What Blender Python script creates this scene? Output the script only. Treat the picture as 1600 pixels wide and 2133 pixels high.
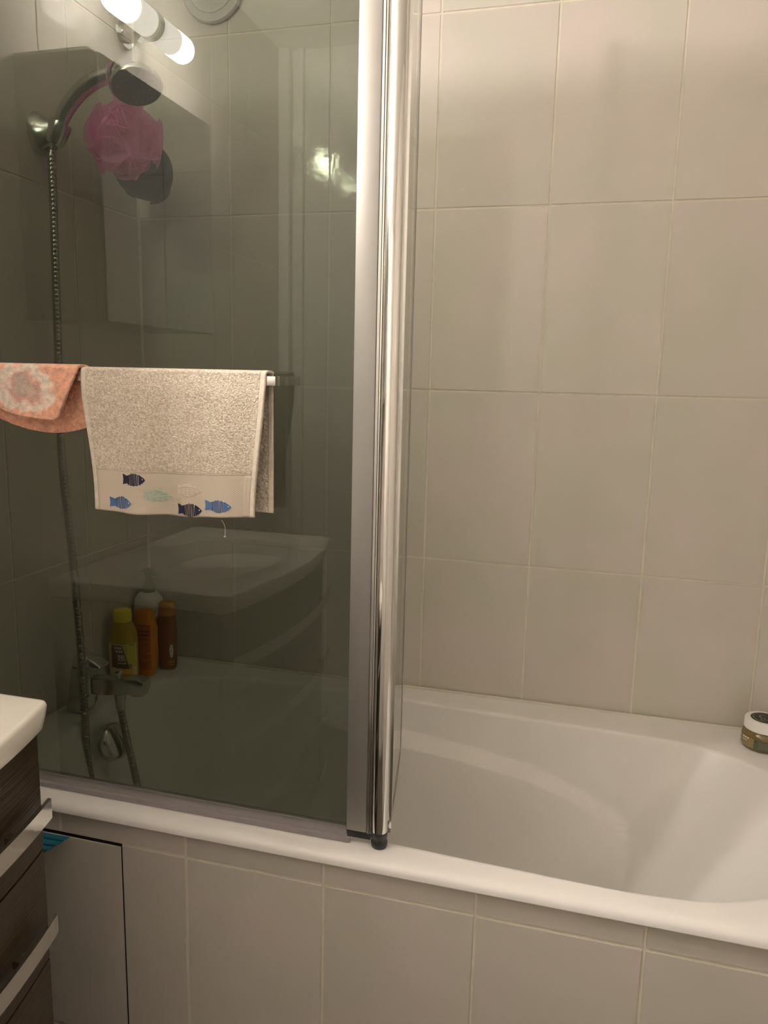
import bpy, bmesh, math, random
from mathutils import Vector, Matrix, noise
random.seed(7)
PI = math.pi
scene = bpy.context.scene
for o in list(bpy.data.objects):
    bpy.data.objects.remove(o)
COL = scene.collection

# ------------------------------------------------------------------ camera, world, exposure
cam_d = bpy.data.cameras.new('camera')
cam = bpy.data.objects.new('camera', cam_d)
COL.objects.link(cam)
cam_d.sensor_fit = 'HORIZONTAL'
cam_d.sensor_width = 36.0
cam_d.lens = 36.0 * 1605.0 / 1600.0
cam_d.clip_start = 0.02
CP = Vector((1.13150, -1.78745, 1.32166))
FW = Vector((-0.25491389, 0.95157371, -0.17183243))
RT = Vector((0.96465322, 0.26253457, 0.02279835))
UP = Vector((-0.06680626, 0.15994709, 0.98486235))
cam.matrix_world = Matrix(((RT.x, UP.x, -FW.x, CP.x), (RT.y, UP.y, -FW.y, CP.y),
                           (RT.z, UP.z, -FW.z, CP.z), (0, 0, 0, 1)))
scene.camera = cam
world = bpy.data.worlds.new('world')
scene.world = world
world.use_nodes = True
world.node_tree.nodes['Background'].inputs[0].default_value = (0, 0, 0, 1)
world.node_tree.nodes['Background'].inputs[1].default_value = 0.0
vs = scene.view_settings
vs.view_transform = 'Standard'
vs.look = 'None'
vs.gamma = 1.0
vs.exposure = 0.0
vs.use_curve_mapping = False
cy = scene.cycles
cy.max_bounces = 18
cy.diffuse_bounces = 10
cy.glossy_bounces = 8
cy.transparent_max_bounces = 32
LAMP_END = 730.0        # radiance of the bright bulb ends of the mirror lamp
LAMP_MID = 9.0          # radiance of the frosted middle of the tubes
WARM = (1.0, 0.915, 0.815)

# ------------------------------------------------------------------ layout constants (metres)
TW, TH = 0.252, 0.4021          # tile pitch
ZA = 0.8926                     # a horizontal joint
RIM = 0.56                      # bathtub rim height
YG = -0.665                     # plane of the glass screen
ROOM_X, ROOM_Y, ROOM_Z = 1.70, -2.26, 2.43

# ------------------------------------------------------------------ material helpers
def new_mat(name):
    m = bpy.data.materials.new(name)
    m.use_nodes = True
    nt = m.node_tree
    return m, nt, nt.nodes['Principled BSDF']

def pbr(name, col, rough=0.5, metal=0.0, spec=0.5, coat=0.0, var=0.0, vscale=8.0, bump=0.0, bscale=200.0,
        trans=0.0, sub=0.0, sheen=0.0, alpha=1.0, rnd=0.0, stretch=None):
    m, nt, b = new_mat(name)
    L, N = nt.links, nt.nodes
    b.inputs['Base Color'].default_value = (*col, 1)
    b.inputs['Roughness'].default_value = rough
    b.inputs['Metallic'].default_value = metal
    b.inputs['Specular IOR Level'].default_value = spec
    b.inputs['Coat Weight'].default_value = coat
    b.inputs['Coat Roughness'].default_value = 0.08
    b.inputs['Transmission Weight'].default_value = trans
    b.inputs['Sheen Weight'].default_value = sheen
    b.inputs['Alpha'].default_value = alpha
    if sub:
        b.inputs['Subsurface Weight'].default_value = sub
        b.inputs['Subsurface Radius'].default_value = (0.01, 0.006, 0.004)
    tc = N.new('ShaderNodeTexCoord')
    vec = tc.outputs['Object']
    if stretch:
        mp = N.new('ShaderNodeMapping')
        mp.inputs['Scale'].default_value = stretch
        L.new(vec, mp.inputs[0]); vec = mp.outputs[0]
    if var or rnd:
        nz = N.new('ShaderNodeTexNoise')
        nz.inputs['Scale'].default_value = vscale
        nz.inputs['Detail'].default_value = 3
        L.new(vec, nz.inputs['Vector'])
        mr = N.new('ShaderNodeMapRange')
        mr.inputs['From Min'].default_value = 0.3; mr.inputs['From Max'].default_value = 0.7
        mr.inputs['To Min'].default_value = 1 - var; mr.inputs['To Max'].default_value = 1 + var
        L.new(nz.outputs['Fac'], mr.inputs['Value'])
        val = mr.outputs[0]
        if rnd:
            oi = N.new('ShaderNodeObjectInfo')
            m2 = N.new('ShaderNodeMapRange')
            m2.inputs['To Min'].default_value = 1 - rnd; m2.inputs['To Max'].default_value = 1 + rnd
            L.new(oi.outputs['Random'], m2.inputs['Value'])
            mm = N.new('ShaderNodeMath'); mm.operation = 'MULTIPLY'
            L.new(val, mm.inputs[0]); L.new(m2.outputs[0], mm.inputs[1]); val = mm.outputs[0]
        hs = N.new('ShaderNodeHueSaturation')
        hs.inputs['Color'].default_value = (*col, 1)
        L.new(val, hs.inputs['Value'])
        L.new(hs.outputs[0], b.inputs['Base Color'])
    if bump:
        nb = N.new('ShaderNodeTexNoise')
        nb.inputs['Scale'].default_value = bscale
        nb.inputs['Detail'].default_value = 2
        L.new(vec, nb.inputs['Vector'])
        bp = N.new('ShaderNodeBump')
        bp.inputs['Strength'].default_value = 1.0
        bp.inputs['Distance'].default_value = bump
        L.new(nb.outputs['Fac'], bp.inputs['Height'])
        L.new(bp.outputs[0], b.inputs['Normal'])
    return m

def tile_mat(name, col, rough):
    """glazed greige wall tile: faint cloudy tint, linen-fine relief"""
    m, nt, b = new_mat(name)
    L, N = nt.links, nt.nodes
    tc = N.new('ShaderNodeTexCoord')
    oi = N.new('ShaderNodeObjectInfo')
    ad = N.new('ShaderNodeVectorMath'); ad.operation = 'MULTIPLY_ADD'
    L.new(oi.outputs['Random'], ad.inputs[0])
    ad.inputs[1].default_value = (37, 17, 53)
    L.new(tc.outputs['Object'], ad.inputs[2])
    n1 = N.new('ShaderNodeTexNoise'); n1.inputs['Scale'].default_value = 5; n1.inputs['Detail'].default_value = 2
    L.new(ad.outputs[0], n1.inputs['Vector'])
    cr = N.new('ShaderNodeValToRGB')
    cr.color_ramp.elements[0].position = 0.35; cr.color_ramp.elements[1].position = 0.68
    cr.color_ramp.elements[0].color = (col[0] * 0.96, col[1] * 0.985, col[2] * 0.96, 1)
    cr.color_ramp.elements[1].color = (col[0] * 1.04, col[1] * 1.0, col[2] * 1.03, 1)
    L.new(n1.outputs['Fac'], cr.inputs[0])
    mr = N.new('ShaderNodeMapRange')
    mr.inputs['To Min'].default_value = 0.97; mr.inputs['To Max'].default_value = 1.03
    L.new(oi.outputs['Random'], mr.inputs['Value'])
    hs = N.new('ShaderNodeHueSaturation')
    L.new(cr.outputs[0], hs.inputs['Color']); L.new(mr.outputs[0], hs.inputs['Value'])
    L.new(hs.outputs[0], b.inputs['Base Color'])
    b.inputs['Roughness'].default_value = rough
    b.inputs['Specular IOR Level'].default_value = 0.5
    n2 = N.new('ShaderNodeTexNoise'); n2.inputs['Scale'].default_value = 90; n2.inputs['Detail'].default_value = 4
    L.new(ad.outputs[0], n2.inputs['Vector'])
    bp = N.new('ShaderNodeBump'); bp.inputs['Distance'].default_value = 0.00022; bp.inputs['Strength'].default_value = 1
    L.new(n2.outputs['Fac'], bp.inputs['Height'])
    L.new(bp.outputs[0], b.inputs['Normal'])
    return m

def pane_mat(name, tint, film, ior=1.5):
    """sheet glass: tinted straight-through pane, mirror reflection by Fresnel, thin limescale film"""
    m, nt, b = new_mat(name)
    L, N = nt.links, nt.nodes
    N.remove(b)
    out = [n for n in N if n.type == 'OUTPUT_MATERIAL'][0]
    tr = N.new('ShaderNodeBsdfTransparent'); tr.inputs[0].default_value = (*tint, 1)
    gl = N.new('ShaderNodeBsdfGlossy'); gl.inputs['Roughness'].default_value = 0.0
    gl.inputs['Color'].default_value = (1, 1, 1, 1)
    geo = N.new('ShaderNodeNewGeometry')
    mi = N.new('ShaderNodeMix')
    mi.inputs['A'].default_value = ior; mi.inputs['B'].default_value = 1.0 / ior
    L.new(geo.outputs['Backfacing'], mi.inputs['Factor'])
    fr = N.new('ShaderNodeFresnel')
    L.new(mi.outputs['Result'], fr.inputs['IOR'])
    mx = N.new('ShaderNodeMixShader')
    L.new(fr.outputs[0], mx.inputs[0]); L.new(tr.outputs[0], mx.inputs[1]); L.new(gl.outputs[0], mx.inputs[2])
    last = mx
    if film:
        df = N.new('ShaderNodeBsdfDiffuse'); df.inputs[0].default_value = (0.8, 0.8, 0.76, 1)
        tl = N.new('ShaderNodeBsdfTranslucent'); tl.inputs[0].default_value = (0.8, 0.8, 0.76, 1)
        md = N.new('ShaderNodeMixShader'); md.inputs[0].default_value = 0.3
        L.new(df.outputs[0], md.inputs[1]); L.new(tl.outputs[0], md.inputs[2])
        tc = N.new('ShaderNodeTexCoord')
        nz = N.new('ShaderNodeTexNoise'); nz.inputs['Scale'].default_value = 6; nz.inputs['Detail'].default_value = 5
        L.new(tc.outputs['Object'], nz.inputs['Vector'])
        mr = N.new('ShaderNodeMapRange')
        mr.inputs['From Min'].default_value = 0.3; mr.inputs['From Max'].default_value = 0.75
        mr.inputs['To Min'].default_value = film * 0.8; mr.inputs['To Max'].default_value = film * 1.2
        L.new(nz.outputs['Fac'], mr.inputs['Value'])
        mf = N.new('ShaderNodeMixShader')
        L.new(mr.outputs[0], mf.inputs[0]); L.new(mx.outputs[0], mf.inputs[1]); L.new(md.outputs[0], mf.inputs[2])
        last = mf
    L.new(last.outputs[0], out.inputs[0])
    return m

def cloth_mat(name, col, col2=None, vscale=60, bump=0.0012, bscale=420, sheen=0.3):
    m, nt, b = new_mat(name)
    L, N = nt.links, nt.nodes
    tc = N.new('ShaderNodeTexCoord')
    nz = N.new('ShaderNodeTexNoise'); nz.inputs['Scale'].default_value = vscale; nz.inputs['Detail'].default_value = 4
    L.new(tc.outputs['Object'], nz.inputs['Vector'])
    cr = N.new('ShaderNodeValToRGB')
    c2 = col2 or tuple(c * 0.8 for c in col)
    cr.color_ramp.elements[0].position = 0.3; cr.color_ramp.elements[1].position = 0.7
    cr.color_ramp.elements[0].color = (*c2, 1); cr.color_ramp.elements[1].color = (*col, 1)
    L.new(nz.outputs['Fac'], cr.inputs[0]); L.new(cr.outputs[0], b.inputs['Base Color'])
    b.inputs['Roughness'].default_value = 0.95
    b.inputs['Specular IOR Level'].default_value = 0.1
    b.inputs['Sheen Weight'].default_value = sheen
    n2 = N.new('ShaderNodeTexNoise'); n2.inputs['Scale'].default_value = bscale; n2.inputs['Detail'].default_value = 3
    L.new(tc.outputs['Object'], n2.inputs['Vector'])
    bp = N.new('ShaderNodeBump'); bp.inputs['Distance'].default_value = bump
    L.new(n2.outputs['Fac'], bp.inputs['Height']); L.new(bp.outputs[0], b.inputs['Normal'])
    return m

def weave_mat(name, col):
    m, nt, b = new_mat(name)
    L, N = nt.links, nt.nodes
    tc = N.new('ShaderNodeTexCoord')
    mp = N.new('ShaderNodeMapping'); mp.inputs['Scale'].default_value = (500, 500, 620)
    L.new(tc.outputs['Object'], mp.inputs[0])
    ck = N.new('ShaderNodeTexChecker'); ck.inputs['Scale'].default_value = 1.0
    ck.inputs['Color1'].default_value = (*col, 1)
    ck.inputs['Color2'].default_value = (col[0] * 0.80, col[1] * 0.78, col[2] * 0.75, 1)
    sep = N.new('ShaderNodeSeparateXYZ'); L.new(mp.outputs[0], sep.inputs[0])
    cmb = N.new('ShaderNodeCombineXYZ')
    L.new(sep.outputs['X'], cmb.inputs['X']); L.new(sep.outputs['Z'], cmb.inputs['Y'])
    cmb.inputs['Z'].default_value = 0.5
    L.new(cmb.outputs[0], ck.inputs['Vector'])
    L.new(ck.outputs['Color'], b.inputs['Base Color'])
    b.inputs['Roughness'].default_value = 0.95
    b.inputs['Specular IOR Level'].default_value = 0.1
    bp = N.new('ShaderNodeBump'); bp.inputs['Distance'].default_value = 0.0005
    L.new(ck.outputs['Fac'], bp.inputs['Height']); L.new(bp.outputs[0], b.inputs['Normal'])
    return m

def wood_mat(name):
    m, nt, b = new_mat(name)
    L, N = nt.links, nt.nodes
    tc = N.new('ShaderNodeTexCoord')
    mp = N.new('ShaderNodeMapping'); mp.inputs['Scale'].default_value = (3, 3, 260)
    L.new(tc.outputs['Object'], mp.inputs[0])
    nz = N.new('ShaderNodeTexNoise'); nz.inputs['Scale'].default_value = 1.0; nz.inputs['Detail'].default_value = 2
    L.new(mp.outputs[0], nz.inputs['Vector'])
    cr = N.new('ShaderNodeValToRGB')
    cr.color_ramp.elements[0].position = 0.35; cr.color_ramp.elements[1].position = 0.65
    cr.color_ramp.elements[0].color = (0.023, 0.0125, 0.005, 1); cr.color_ramp.elements[1].color = (0.054, 0.032, 0.014, 1)
    L.new(nz.outputs['Fac'], cr.inputs[0]); L.new(cr.outputs[0], b.inputs['Base Color'])
    b.inputs['Roughness'].default_value = 0.32
    bp = N.new('ShaderNodeBump'); bp.inputs['Distance'].default_value = 0.0006
    L.new(nz.outputs['Fac'], bp.inputs['Height']); L.new(bp.outputs[0], b.inputs['Normal'])
    return m

def lamp_mat(name, half):
    """frosted tube: the bulb sits at the outer end, so the glass is far brighter there (local Y runs outward)"""
    m, nt, b = new_mat(name)
    L, N = nt.links, nt.nodes
    N.remove(b)
    out = [n for n in N if n.type == 'OUTPUT_MATERIAL'][0]
    tc = N.new('ShaderNodeTexCoord')
    sp = N.new('ShaderNodeSeparateXYZ'); L.new(tc.outputs['Object'], sp.inputs[0])
    mr = N.new('ShaderNodeMapRange'); mr.interpolation_type = 'SMOOTHSTEP'
    mr.inputs['From Min'].default_value = half * 0.56; mr.inputs['From Max'].default_value = half * 0.72
    mr.inputs['To Min'].default_value = LAMP_MID; mr.inputs['To Max'].default_value = LAMP_END
    L.new(sp.outputs['Y'], mr.inputs['Value'])
    em = N.new('ShaderNodeEmission'); em.inputs[0].default_value = (*WARM, 1)
    L.new(mr.outputs[0], em.inputs['Strength'])
    L.new(em.outputs[0], out.inputs[0])
    return m

M = {}
M['tile'] = tile_mat('glazed_greige_tile', (0.63, 0.590, 0.540), 0.035)
M['grout'] = pbr('cream_grout', (0.72, 0.67, 0.58), 0.85, var=0.06, vscale=40)
M['paint'] = pbr('white_paint', (0.84, 0.82, 0.79), 0.7, var=0.02)
M['floor'] = pbr('floor_tile', (0.09, 0.075, 0.06), 0.3, var=0.06)
M['acrylic'] = pbr('white_acrylic', (0.82, 0.80, 0.785), 0.30, coat=0.08)
M['ceramic'] = pbr('white_ceramic', (0.93, 0.90, 0.83), 0.12)
M['sealant'] = pbr('white_sealant', (0.74, 0.70, 0.62), 0.4)
M['chrome'] = pbr('chrome', (0.80, 0.79, 0.77), 0.07, metal=1)
M['chrome_dull'] = pbr('scaled_chrome', (0.66, 0.66, 0.64), 0.22, metal=1, var=0.12, vscale=60)
M['hose'] = pbr('dull_hose_metal', (0.42, 0.40, 0.35), 0.25, metal=1)
M['alu'] = pbr('brushed_aluminium', (0.345, 0.335, 0.315), 0.46, metal=0.65, bump=0.00004, bscale=900, stretch=(1, 1, 0.01))
M['steel'] = pbr('polished_profile', (0.78, 0.77, 0.75), 0.12, metal=1)
M['black'] = pbr('black_plastic', (0.02, 0.02, 0.02), 0.3)
M['pane'] = pane_mat('smoked_glass', (0.505, 0.530, 0.482), 0.008, 1.53)
M['clear'] = pane_mat('clear_glass', (0.885, 0.895, 0.885), 0.0)
M['seal'] = pbr('translucent_seal', (0.36, 0.33, 0.35), 0.3, alpha=0.55)
M['mirror'] = pbr('mirror', (0.56, 0.57, 0.56), 0.01, metal=1)
M['lacquer'] = pbr('grey_lacquer', (0.36, 0.34, 0.32), 0.35)
M['wood'] = wood_mat('dark_grained_wood')
M['terry'] = cloth_mat('beige_terry', (0.80, 0.71, 0.60), (0.46, 0.39, 0.31), vscale=260, bump=0.0030)
M['hem'] = cloth_mat('beige_hem', (0.72, 0.645, 0.55), vscale=120, bump=0.0003)
M['weave'] = weave_mat('beige_weave', (0.66, 0.585, 0.495))
M['navy'] = pbr('navy_thread', (0.014, 0.014, 0.045), 0.8, bump=0.0003, bscale=1500)
M['blue'] = pbr('blue_thread', (0.07, 0.15, 0.34), 0.8, bump=0.0003, bscale=1500)
M['aqua'] = pbr('aqua_thread', (0.36, 0.55, 0.50), 0.8, bump=0.0003, bscale=1500)
M['ivory'] = pbr('ivory_thread', (0.80, 0.74, 0.66), 0.8, bump=0.0003, bscale=1500)
M['pink'] = pbr('pink_mesh', (0.80, 0.14, 0.36), 0.75)
M['charcoal'] = pbr('charcoal_mesh', (0.035, 0.033, 0.035), 0.8)
M['teal'] = pbr('teal_cloth', (0.004, 0.13, 0.20), 0.8, bump=0.0006, bscale=700)
M['gap_shade'] = pbr('painted_gap_shade', (0.01, 0.008, 0.006), 0.9)

# ------------------------------------------------------------------ mesh helpers
def link(name, me, mat=None, parent=None, smooth=False):
    o = bpy.data.objects.new(name, me)
    COL.objects.link(o)
    if mat is not None and not me.materials:
        me.materials.append(M[mat] if isinstance(mat, str) else mat)
    if smooth:
        for p in me.polygons:
            p.use_smooth = True
    if parent is not None:
        o.parent = parent
        if parent.type == 'EMPTY':          # parts are modelled in room coordinates
            o.matrix_parent_inverse = Matrix.Translation(-parent.location)
    return o

def bm_obj(name, bm, mat=None, parent=None, smooth=False, recalc=True):
    if recalc:
        bmesh.ops.recalc_face_normals(bm, faces=bm.faces)
    me = bpy.data.meshes.new(name)
    bm.to_mesh(me); bm.free()
    o = link(name, me, mat, parent, smooth)
    if smooth:
        try:
            me.set_sharp_from_angle(angle=math.radians(38))
        except Exception:
            pass
    return o

def thing(name, label, cat, loc=(0, 0, 0), group=None):
    o = bpy.data.objects.new(name, None)
    COL.objects.link(o)
    o.location = loc
    o.empty_display_size = 0.02
    o['label'] = label; o['category'] = cat
    if group: o['group'] = group
    return o

def tag(o, label, cat, group=None):
    o['label'] = label; o['category'] = cat
    if group: o['group'] = group
    return o

def struct(o):
    o['kind'] = 'structure'
    return o

def box(bm, x0, x1, y0, y1, z0, z1, bev=0.0, seg=2):
    vs_ = [bm.verts.new((x, y, z)) for x in (x0, x1) for y in (y0, y1) for z in (z0, z1)]
    f = []
    for q in ((0, 1, 3, 2), (4, 6, 7, 5), (0, 4, 5, 1), (2, 3, 7, 6), (0, 2, 6, 4), (1, 5, 7, 3)):
        f.append(bm.faces.new([vs_[i] for i in q]))
    if bev:
        es = set(e for ff in f for e in ff.edges)
        bmesh.ops.bevel(bm, geom=list(es), offset=bev, segments=seg, affect='EDGES', profile=0.5)

def box_obj(name, b, mat, parent=None, bev=0.0, seg=2):
    bm = bmesh.new()
    box(bm, *b, bev=bev, seg=seg)
    return bm_obj(name, bm, mat, parent, smooth=bev > 0)

def rings_to_bm(bm, rings, close=True, cap0=True, cap1=True):
    vv = [[bm.verts.new(p) for p in r] for r in rings]
    n = len(vv[0])
    for a, b in zip(vv[:-1], vv[1:]):
        for i in range(n if close else n - 1):
            j = (i + 1) % n
            bm.faces.new((a[i], a[j], b[j], b[i]))
    if cap0: bm.faces.new(vv[0][::-1])
    if cap1: bm.faces.new(vv[-1])
    return vv

def lathe(bm, prof, n=32, center=(0, 0, 0), axis=(0, 0, 1), cap0=True, cap1=True):
    ax = Vector(axis).normalized()
    q = Vector((0, 0, 1)).rotation_difference(ax)
    c = Vector(center)
    rings = []
    for r, z in prof:
        rings.append([c + q @ Vector((r * math.cos(2 * PI * i / n), r * math.sin(2 * PI * i / n), z)) for i in range(n)])
    rings_to_bm(bm, rings, True, cap0, cap1)

def tube(bm, pts, rad, n=12, cap=True):
    pts = [Vector(p) for p in pts]
    m = len(pts)
    rads = rad if isinstance(rad, (list, tuple)) else [rad] * m
    T = []
    for i in range(m):
        t = pts[min(i + 1, m - 1)] - pts[max(i - 1, 0)]
        T.append(t.normalized())
    up = Vector((0, 0, 1)) if abs(T[0].z) < 0.9 else Vector((0, 1, 0))
    nrm = (up - T[0] * up.dot(T[0])).normalized()
    rings = []
    for i in range(m):
        if i:
            q = T[i - 1].rotation_difference(T[i])
            nrm = q @ nrm
            nrm = (nrm - T[i] * nrm.dot(T[i])).normalized()
        bn = T[i].cross(nrm)
        rings.append([pts[i] + rads[i] * (math.cos(2 * PI * k / n) * nrm + math.sin(2 * PI * k / n) * bn) for k in range(n)])
    rings_to_bm(bm, rings, True, cap, cap)

def catmull(pts, per=8, closed=False):
    pts = [Vector(p) for p in pts]
    n = len(pts)
    out = []
    segs = n if closed else n - 1
    for i in range(segs):
        if closed:
            p0, p1, p2, p3 = pts[(i - 1) % n], pts[i], pts[(i + 1) % n], pts[(i + 2) % n]
        else:
            p0, p1, p2, p3 = pts[max(i - 1, 0)], pts[i], pts[i + 1], pts[min(i + 2, n - 1)]
        for k in range(per):
            t = k / per
            out.append(0.5 * ((2 * p1) + (-p0 + p2) * t + (2 * p0 - 5 * p1 + 4 * p2 - p3) * t * t + (-p0 + 3 * p1 - 3 * p2 + p3) * t ** 3))
    if not closed: out.append(pts[-1])
    return out

def prism_xz(bm, poly, y0, y1, bev=0.0, seg=2):
    a = [bm.verts.new((x, y0, z)) for x, z in poly]
    b = [bm.verts.new((x, y1, z)) for x, z in poly]
    n = len(poly)
    fs = [bm.faces.new(a), bm.faces.new(b[::-1])]
    for i in range(n):
        fs.append(bm.faces.new((a[i], b[i], b[(i + 1) % n], a[(i + 1) % n])))
    if bev:
        es = [e for e in fs[0].edges] + [e for e in fs[1].edges]
        bmesh.ops.bevel(bm, geom=es, offset=bev, segments=seg, affect='EDGES', profile=0.5)

def lerp(a, b, t): return a + (b - a) * t
def sstep(a, b, x):
    t = min(1.0, max(0.0, (x - a) / (b - a)))
    return t * t * (3 - 2 * t)
def interp(xs, ys, x):
    if x <= xs[0]: return ys[0]
    for i in range(len(xs) - 1):
        if x <= xs[i + 1]:
            return lerp(ys[i], ys[i + 1], (x - xs[i]) / (xs[i + 1] - xs[i]))
    return ys[-1]

# ------------------------------------------------------------------ room shell
JOINT = 0.0046
TD = 0.0016          # tiles stand this proud of the grout bed
tile_cache = {}
def tile_mesh(w, h):
    key = (round(w, 4), round(h, 4))
    if key not in tile_cache:
        bm = bmesh.new()
        box(bm, -w / 2, w / 2, 0, TD, -h / 2, h / 2)
        es = [e for e in bm.edges if all(abs(v.co.y) < 1e-6 for v in e.verts)]
        bmesh.ops.bevel(bm, geom=es, offset=0.0009, segments=2, affect='EDGES')
        bmesh.ops.recalc_face_normals(bm, faces=bm.faces)
        me = bpy.data.meshes.new('tile')
        bm.to_mesh(me); bm.free()
        me.materials.append(M['tile'])
        tile_cache[key] = me
    return tile_cache[key]

def add_tile(parent, w, h, loc, rz, name='tile'):
    o = bpy.data.objects.new(name, tile_mesh(w, h))
    COL.objects.link(o)
    o.parent = parent
    o.location = loc
    o.rotation_euler = (random.uniform(-0.0012, 0.0012), 0, rz + random.uniform(-0.0012, 0.0012))
    return o

ZROWS = [0.0, 0.0885, 0.4906, 0.8926, 1.2947, 1.6968, 2.0989, ROOM_Z]
def rows(zmin):
    for a, b in zip(ZROWS[:-1], ZROWS[1:]):
        if b > zmin + 0.02:
            yield a, b

floor = struct(box_obj('floor', (-0.1, ROOM_X + 0.1, ROOM_Y - 0.1, 0.1, -0.08, 0.0), 'floor'))
ceiling = struct(box_obj('ceiling', (-0.1, ROOM_X + 0.1, ROOM_Y - 0.1, 0.1, ROOM_Z, ROOM_Z + 0.08), 'paint'))
wall_back = struct(box_obj('wall_back', (-0.1, ROOM_X + 0.1, TD, 0.1, 0, ROOM_Z), 'grout'))
wall_left = struct(box_obj('wall_left', (-0.1, -TD, ROOM_Y, TD, 0, ROOM_Z), 'grout'))
wall_right = struct(box_obj('wall_right', (ROOM_X + TD, ROOM_X + 0.1, ROOM_Y, TD, 0, ROOM_Z), 'grout'))
wall_front = struct(box_obj('wall_front', (-0.1, ROOM_X + 0.1, ROOM_Y - 0.1, ROOM_Y, 0, ROOM_Z), 'paint'))

cols = [k * TW for k in range(7)] + [ROOM_X]
for a, b in zip(cols[:-1], cols[1:]):
    for z0, z1 in rows(0.5):
        add_tile(wall_back, b - a - JOINT, z1 - z0 - JOINT, ((a + b) / 2, 0, (z0 + z1) / 2), 0)
ycols = [0, -0.2535, -0.500, -0.746, -0.992, -1.238, -1.486, -1.734, -1.982, ROOM_Y]
for a, b in zip(ycols[:-1], ycols[1:]):
    for z0, z1 in rows(0.5 if b > -0.62 else 0.0):
        zz = (z0 + z1) / 2
        add_tile(wall_left, a - b - JOINT, z1 - z0 - JOINT, (0, (a + b) / 2, zz), PI / 2)
        add_tile(wall_right, a - b - JOINT, z1 - z0 - JOINT, (ROOM_X, (a + b) / 2, zz), -PI / 2)

# a door behind the camera, and the pale upright trim in the corner beside it
door = struct(box_obj('door_1', (0.62, 1.45, ROOM_Y, ROOM_Y + 0.03, 0.005, 2.04), 'paint', bev=0.003))
for zz in ((0.25, 0.95), (1.10, 1.85)):
    box_obj('door_panel', (0.74, 1.33, ROOM_Y + 0.028, ROOM_Y + 0.036, *zz), 'paint', door, bev=0.004)
bm = bmesh.new()
lathe(bm, [(0.026, 0), (0.026, 0.006), (0.009, 0.008), (0.009, 0.04)], 20, (1.38, ROOM_Y + 0.03, 1.02), (0, 1, 0))
tube(bm, [(1.38, ROOM_Y + 0.066, 1.02), (1.33, ROOM_Y + 0.070, 1.02), (1.27, ROOM_Y + 0.068, 1.02)], 0.008)
bm_obj('door_handle', bm, 'chrome', door, smooth=True)
t1 = struct(box_obj('trim_1', (0.0, 0.040, ROOM_Y, ROOM_Y + 0.035, 0, ROOM_Z), 'paint', bev=0.003))
t2 = struct(box_obj('trim_2', (0.066, 0.086, ROOM_Y, ROOM_Y + 0.02, 0, ROOM_Z), 'paint', bev=0.003))
t3 = struct(box_obj('trim_3', (0.55, 0.615, ROOM_Y, ROOM_Y + 0.02, 0, 2.11), 'paint', bev=0.003))
t4 = struct(box_obj('trim_4', (1.455, 1.52, ROOM_Y, ROOM_Y + 0.02, 0, 2.11), 'paint', bev=0.003))
t5 = struct(box_obj('trim_5', (0.616, 1.454, ROOM_Y, ROOM_Y + 0.02, 2.045, 2.11), 'paint', bev=0.003))

bm = bmesh.new()
tube(bm, [(0.0022, -0.0022, 0.565), (0.0022, -0.0022, 1.5), (0.0022, -0.0022, ROOM_Z - 0.002)], 0.0038, 8)
t6 = struct(bm_obj('trim_6', bm, 'sealant', None, smooth=True))

# ------------------------------------------------------------------ apron of the bathtub
YA = -0.703
ZJ = 0.4955         # joint below the top strip
ZL = 0.0925
HX0, HX1 = 0.1210, 0.3725
bm = bmesh.new()
box(bm, 0.0, ROOM_X, YA + TD, YA + 0.03, ZJ, 0.538)
box(bm, HX1 + 0.001, ROOM_X, YA + TD, YA + 0.03, 0.0, ZJ)
box(bm, 0.0, HX0 - 0.001, YA + TD, YA + 0.03, 0.0, ZJ)
box(bm, HX0 - 0.001, HX1 + 0.001, YA + TD, YA + 0.03, 0.0, ZL - 0.004)
apron = struct(bm_obj('wall_apron', bm, 'grout'))
ax = [0.0] + [0.2478 + k * TW for k in range(6)] + [ROOM_X]
for a, b in zip(ax[:-1], ax[1:]):
    if b - a < 0.03: continue
    add_tile(apron, b - a - JOINT, 0.537 - ZJ - JOINT * 0.3, ((a + b) / 2, YA, (0.537 + ZJ + JOINT * 0.7) / 2), 0)
    if b > 0.3:
        a2 = HX1 + 0.0012 if a < 0.3 else a + JOINT / 2
        b2 = b - JOINT / 2
        add_tile(apron, b2 - a2, ZJ - ZL - JOINT, ((a2 + b2) / 2, YA, (ZJ + ZL) / 2), 0)
        add_tile(apron, b2 - a2, ZL - JOINT, ((a2 + b2) / 2, YA, ZL / 2), 0)
add_tile(apron, HX0 - 0.004, ZJ - ZL - JOINT, (HX0 / 2 - 0.001, YA, (ZJ + ZL) / 2), 0)
hatch = thing('access_panel', 'loose tiled access panel set in the bathtub apron beside the dark wood vanity', 'access panel',
              ((HX0 + HX1) / 2, YA, ZL))
bm = bmesh.new()
hw = (HX1 - HX0) / 2 - 0.0018
hc = (HX0 + HX1) / 2
box(bm, hc - hw, hc + hw, YA + TD, YA + 0.014, ZL, ZJ - 0.0062)
bm_obj('backing', bm, 'gap_shade', hatch)  # near-black backing: the shade of the gap is put into its colour
ht = add_tile(hatch, 2 * hw, ZJ - ZL - 0.0062, (0, 0.0, (ZJ - ZL - 0.0062) / 2), 0)
ht.rotation_euler = (0, 0, 0)

# ------------------------------------------------------------------ bathtub
def polygon_ray(poly, c, ang):
    d = Vector((math.cos(ang), math.sin(ang)))
    best = None
    n = len(poly)
    for i in range(n):
        a = poly[i] - c; b = poly[(i + 1) % n] - c
        e = b - a
        den = d.x * e.y - d.y * e.x
        if abs(den) < 1e-12: continue
        t = (a.x * e.y - a.y * e.x) / den
        s = (a.x * d.y - a.y * d.x) / den
        if t > 0 and -1e-5 <= s <= 1 + 1e-5:
            if best is None or t < best: best = t
    return c + d * best

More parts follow.
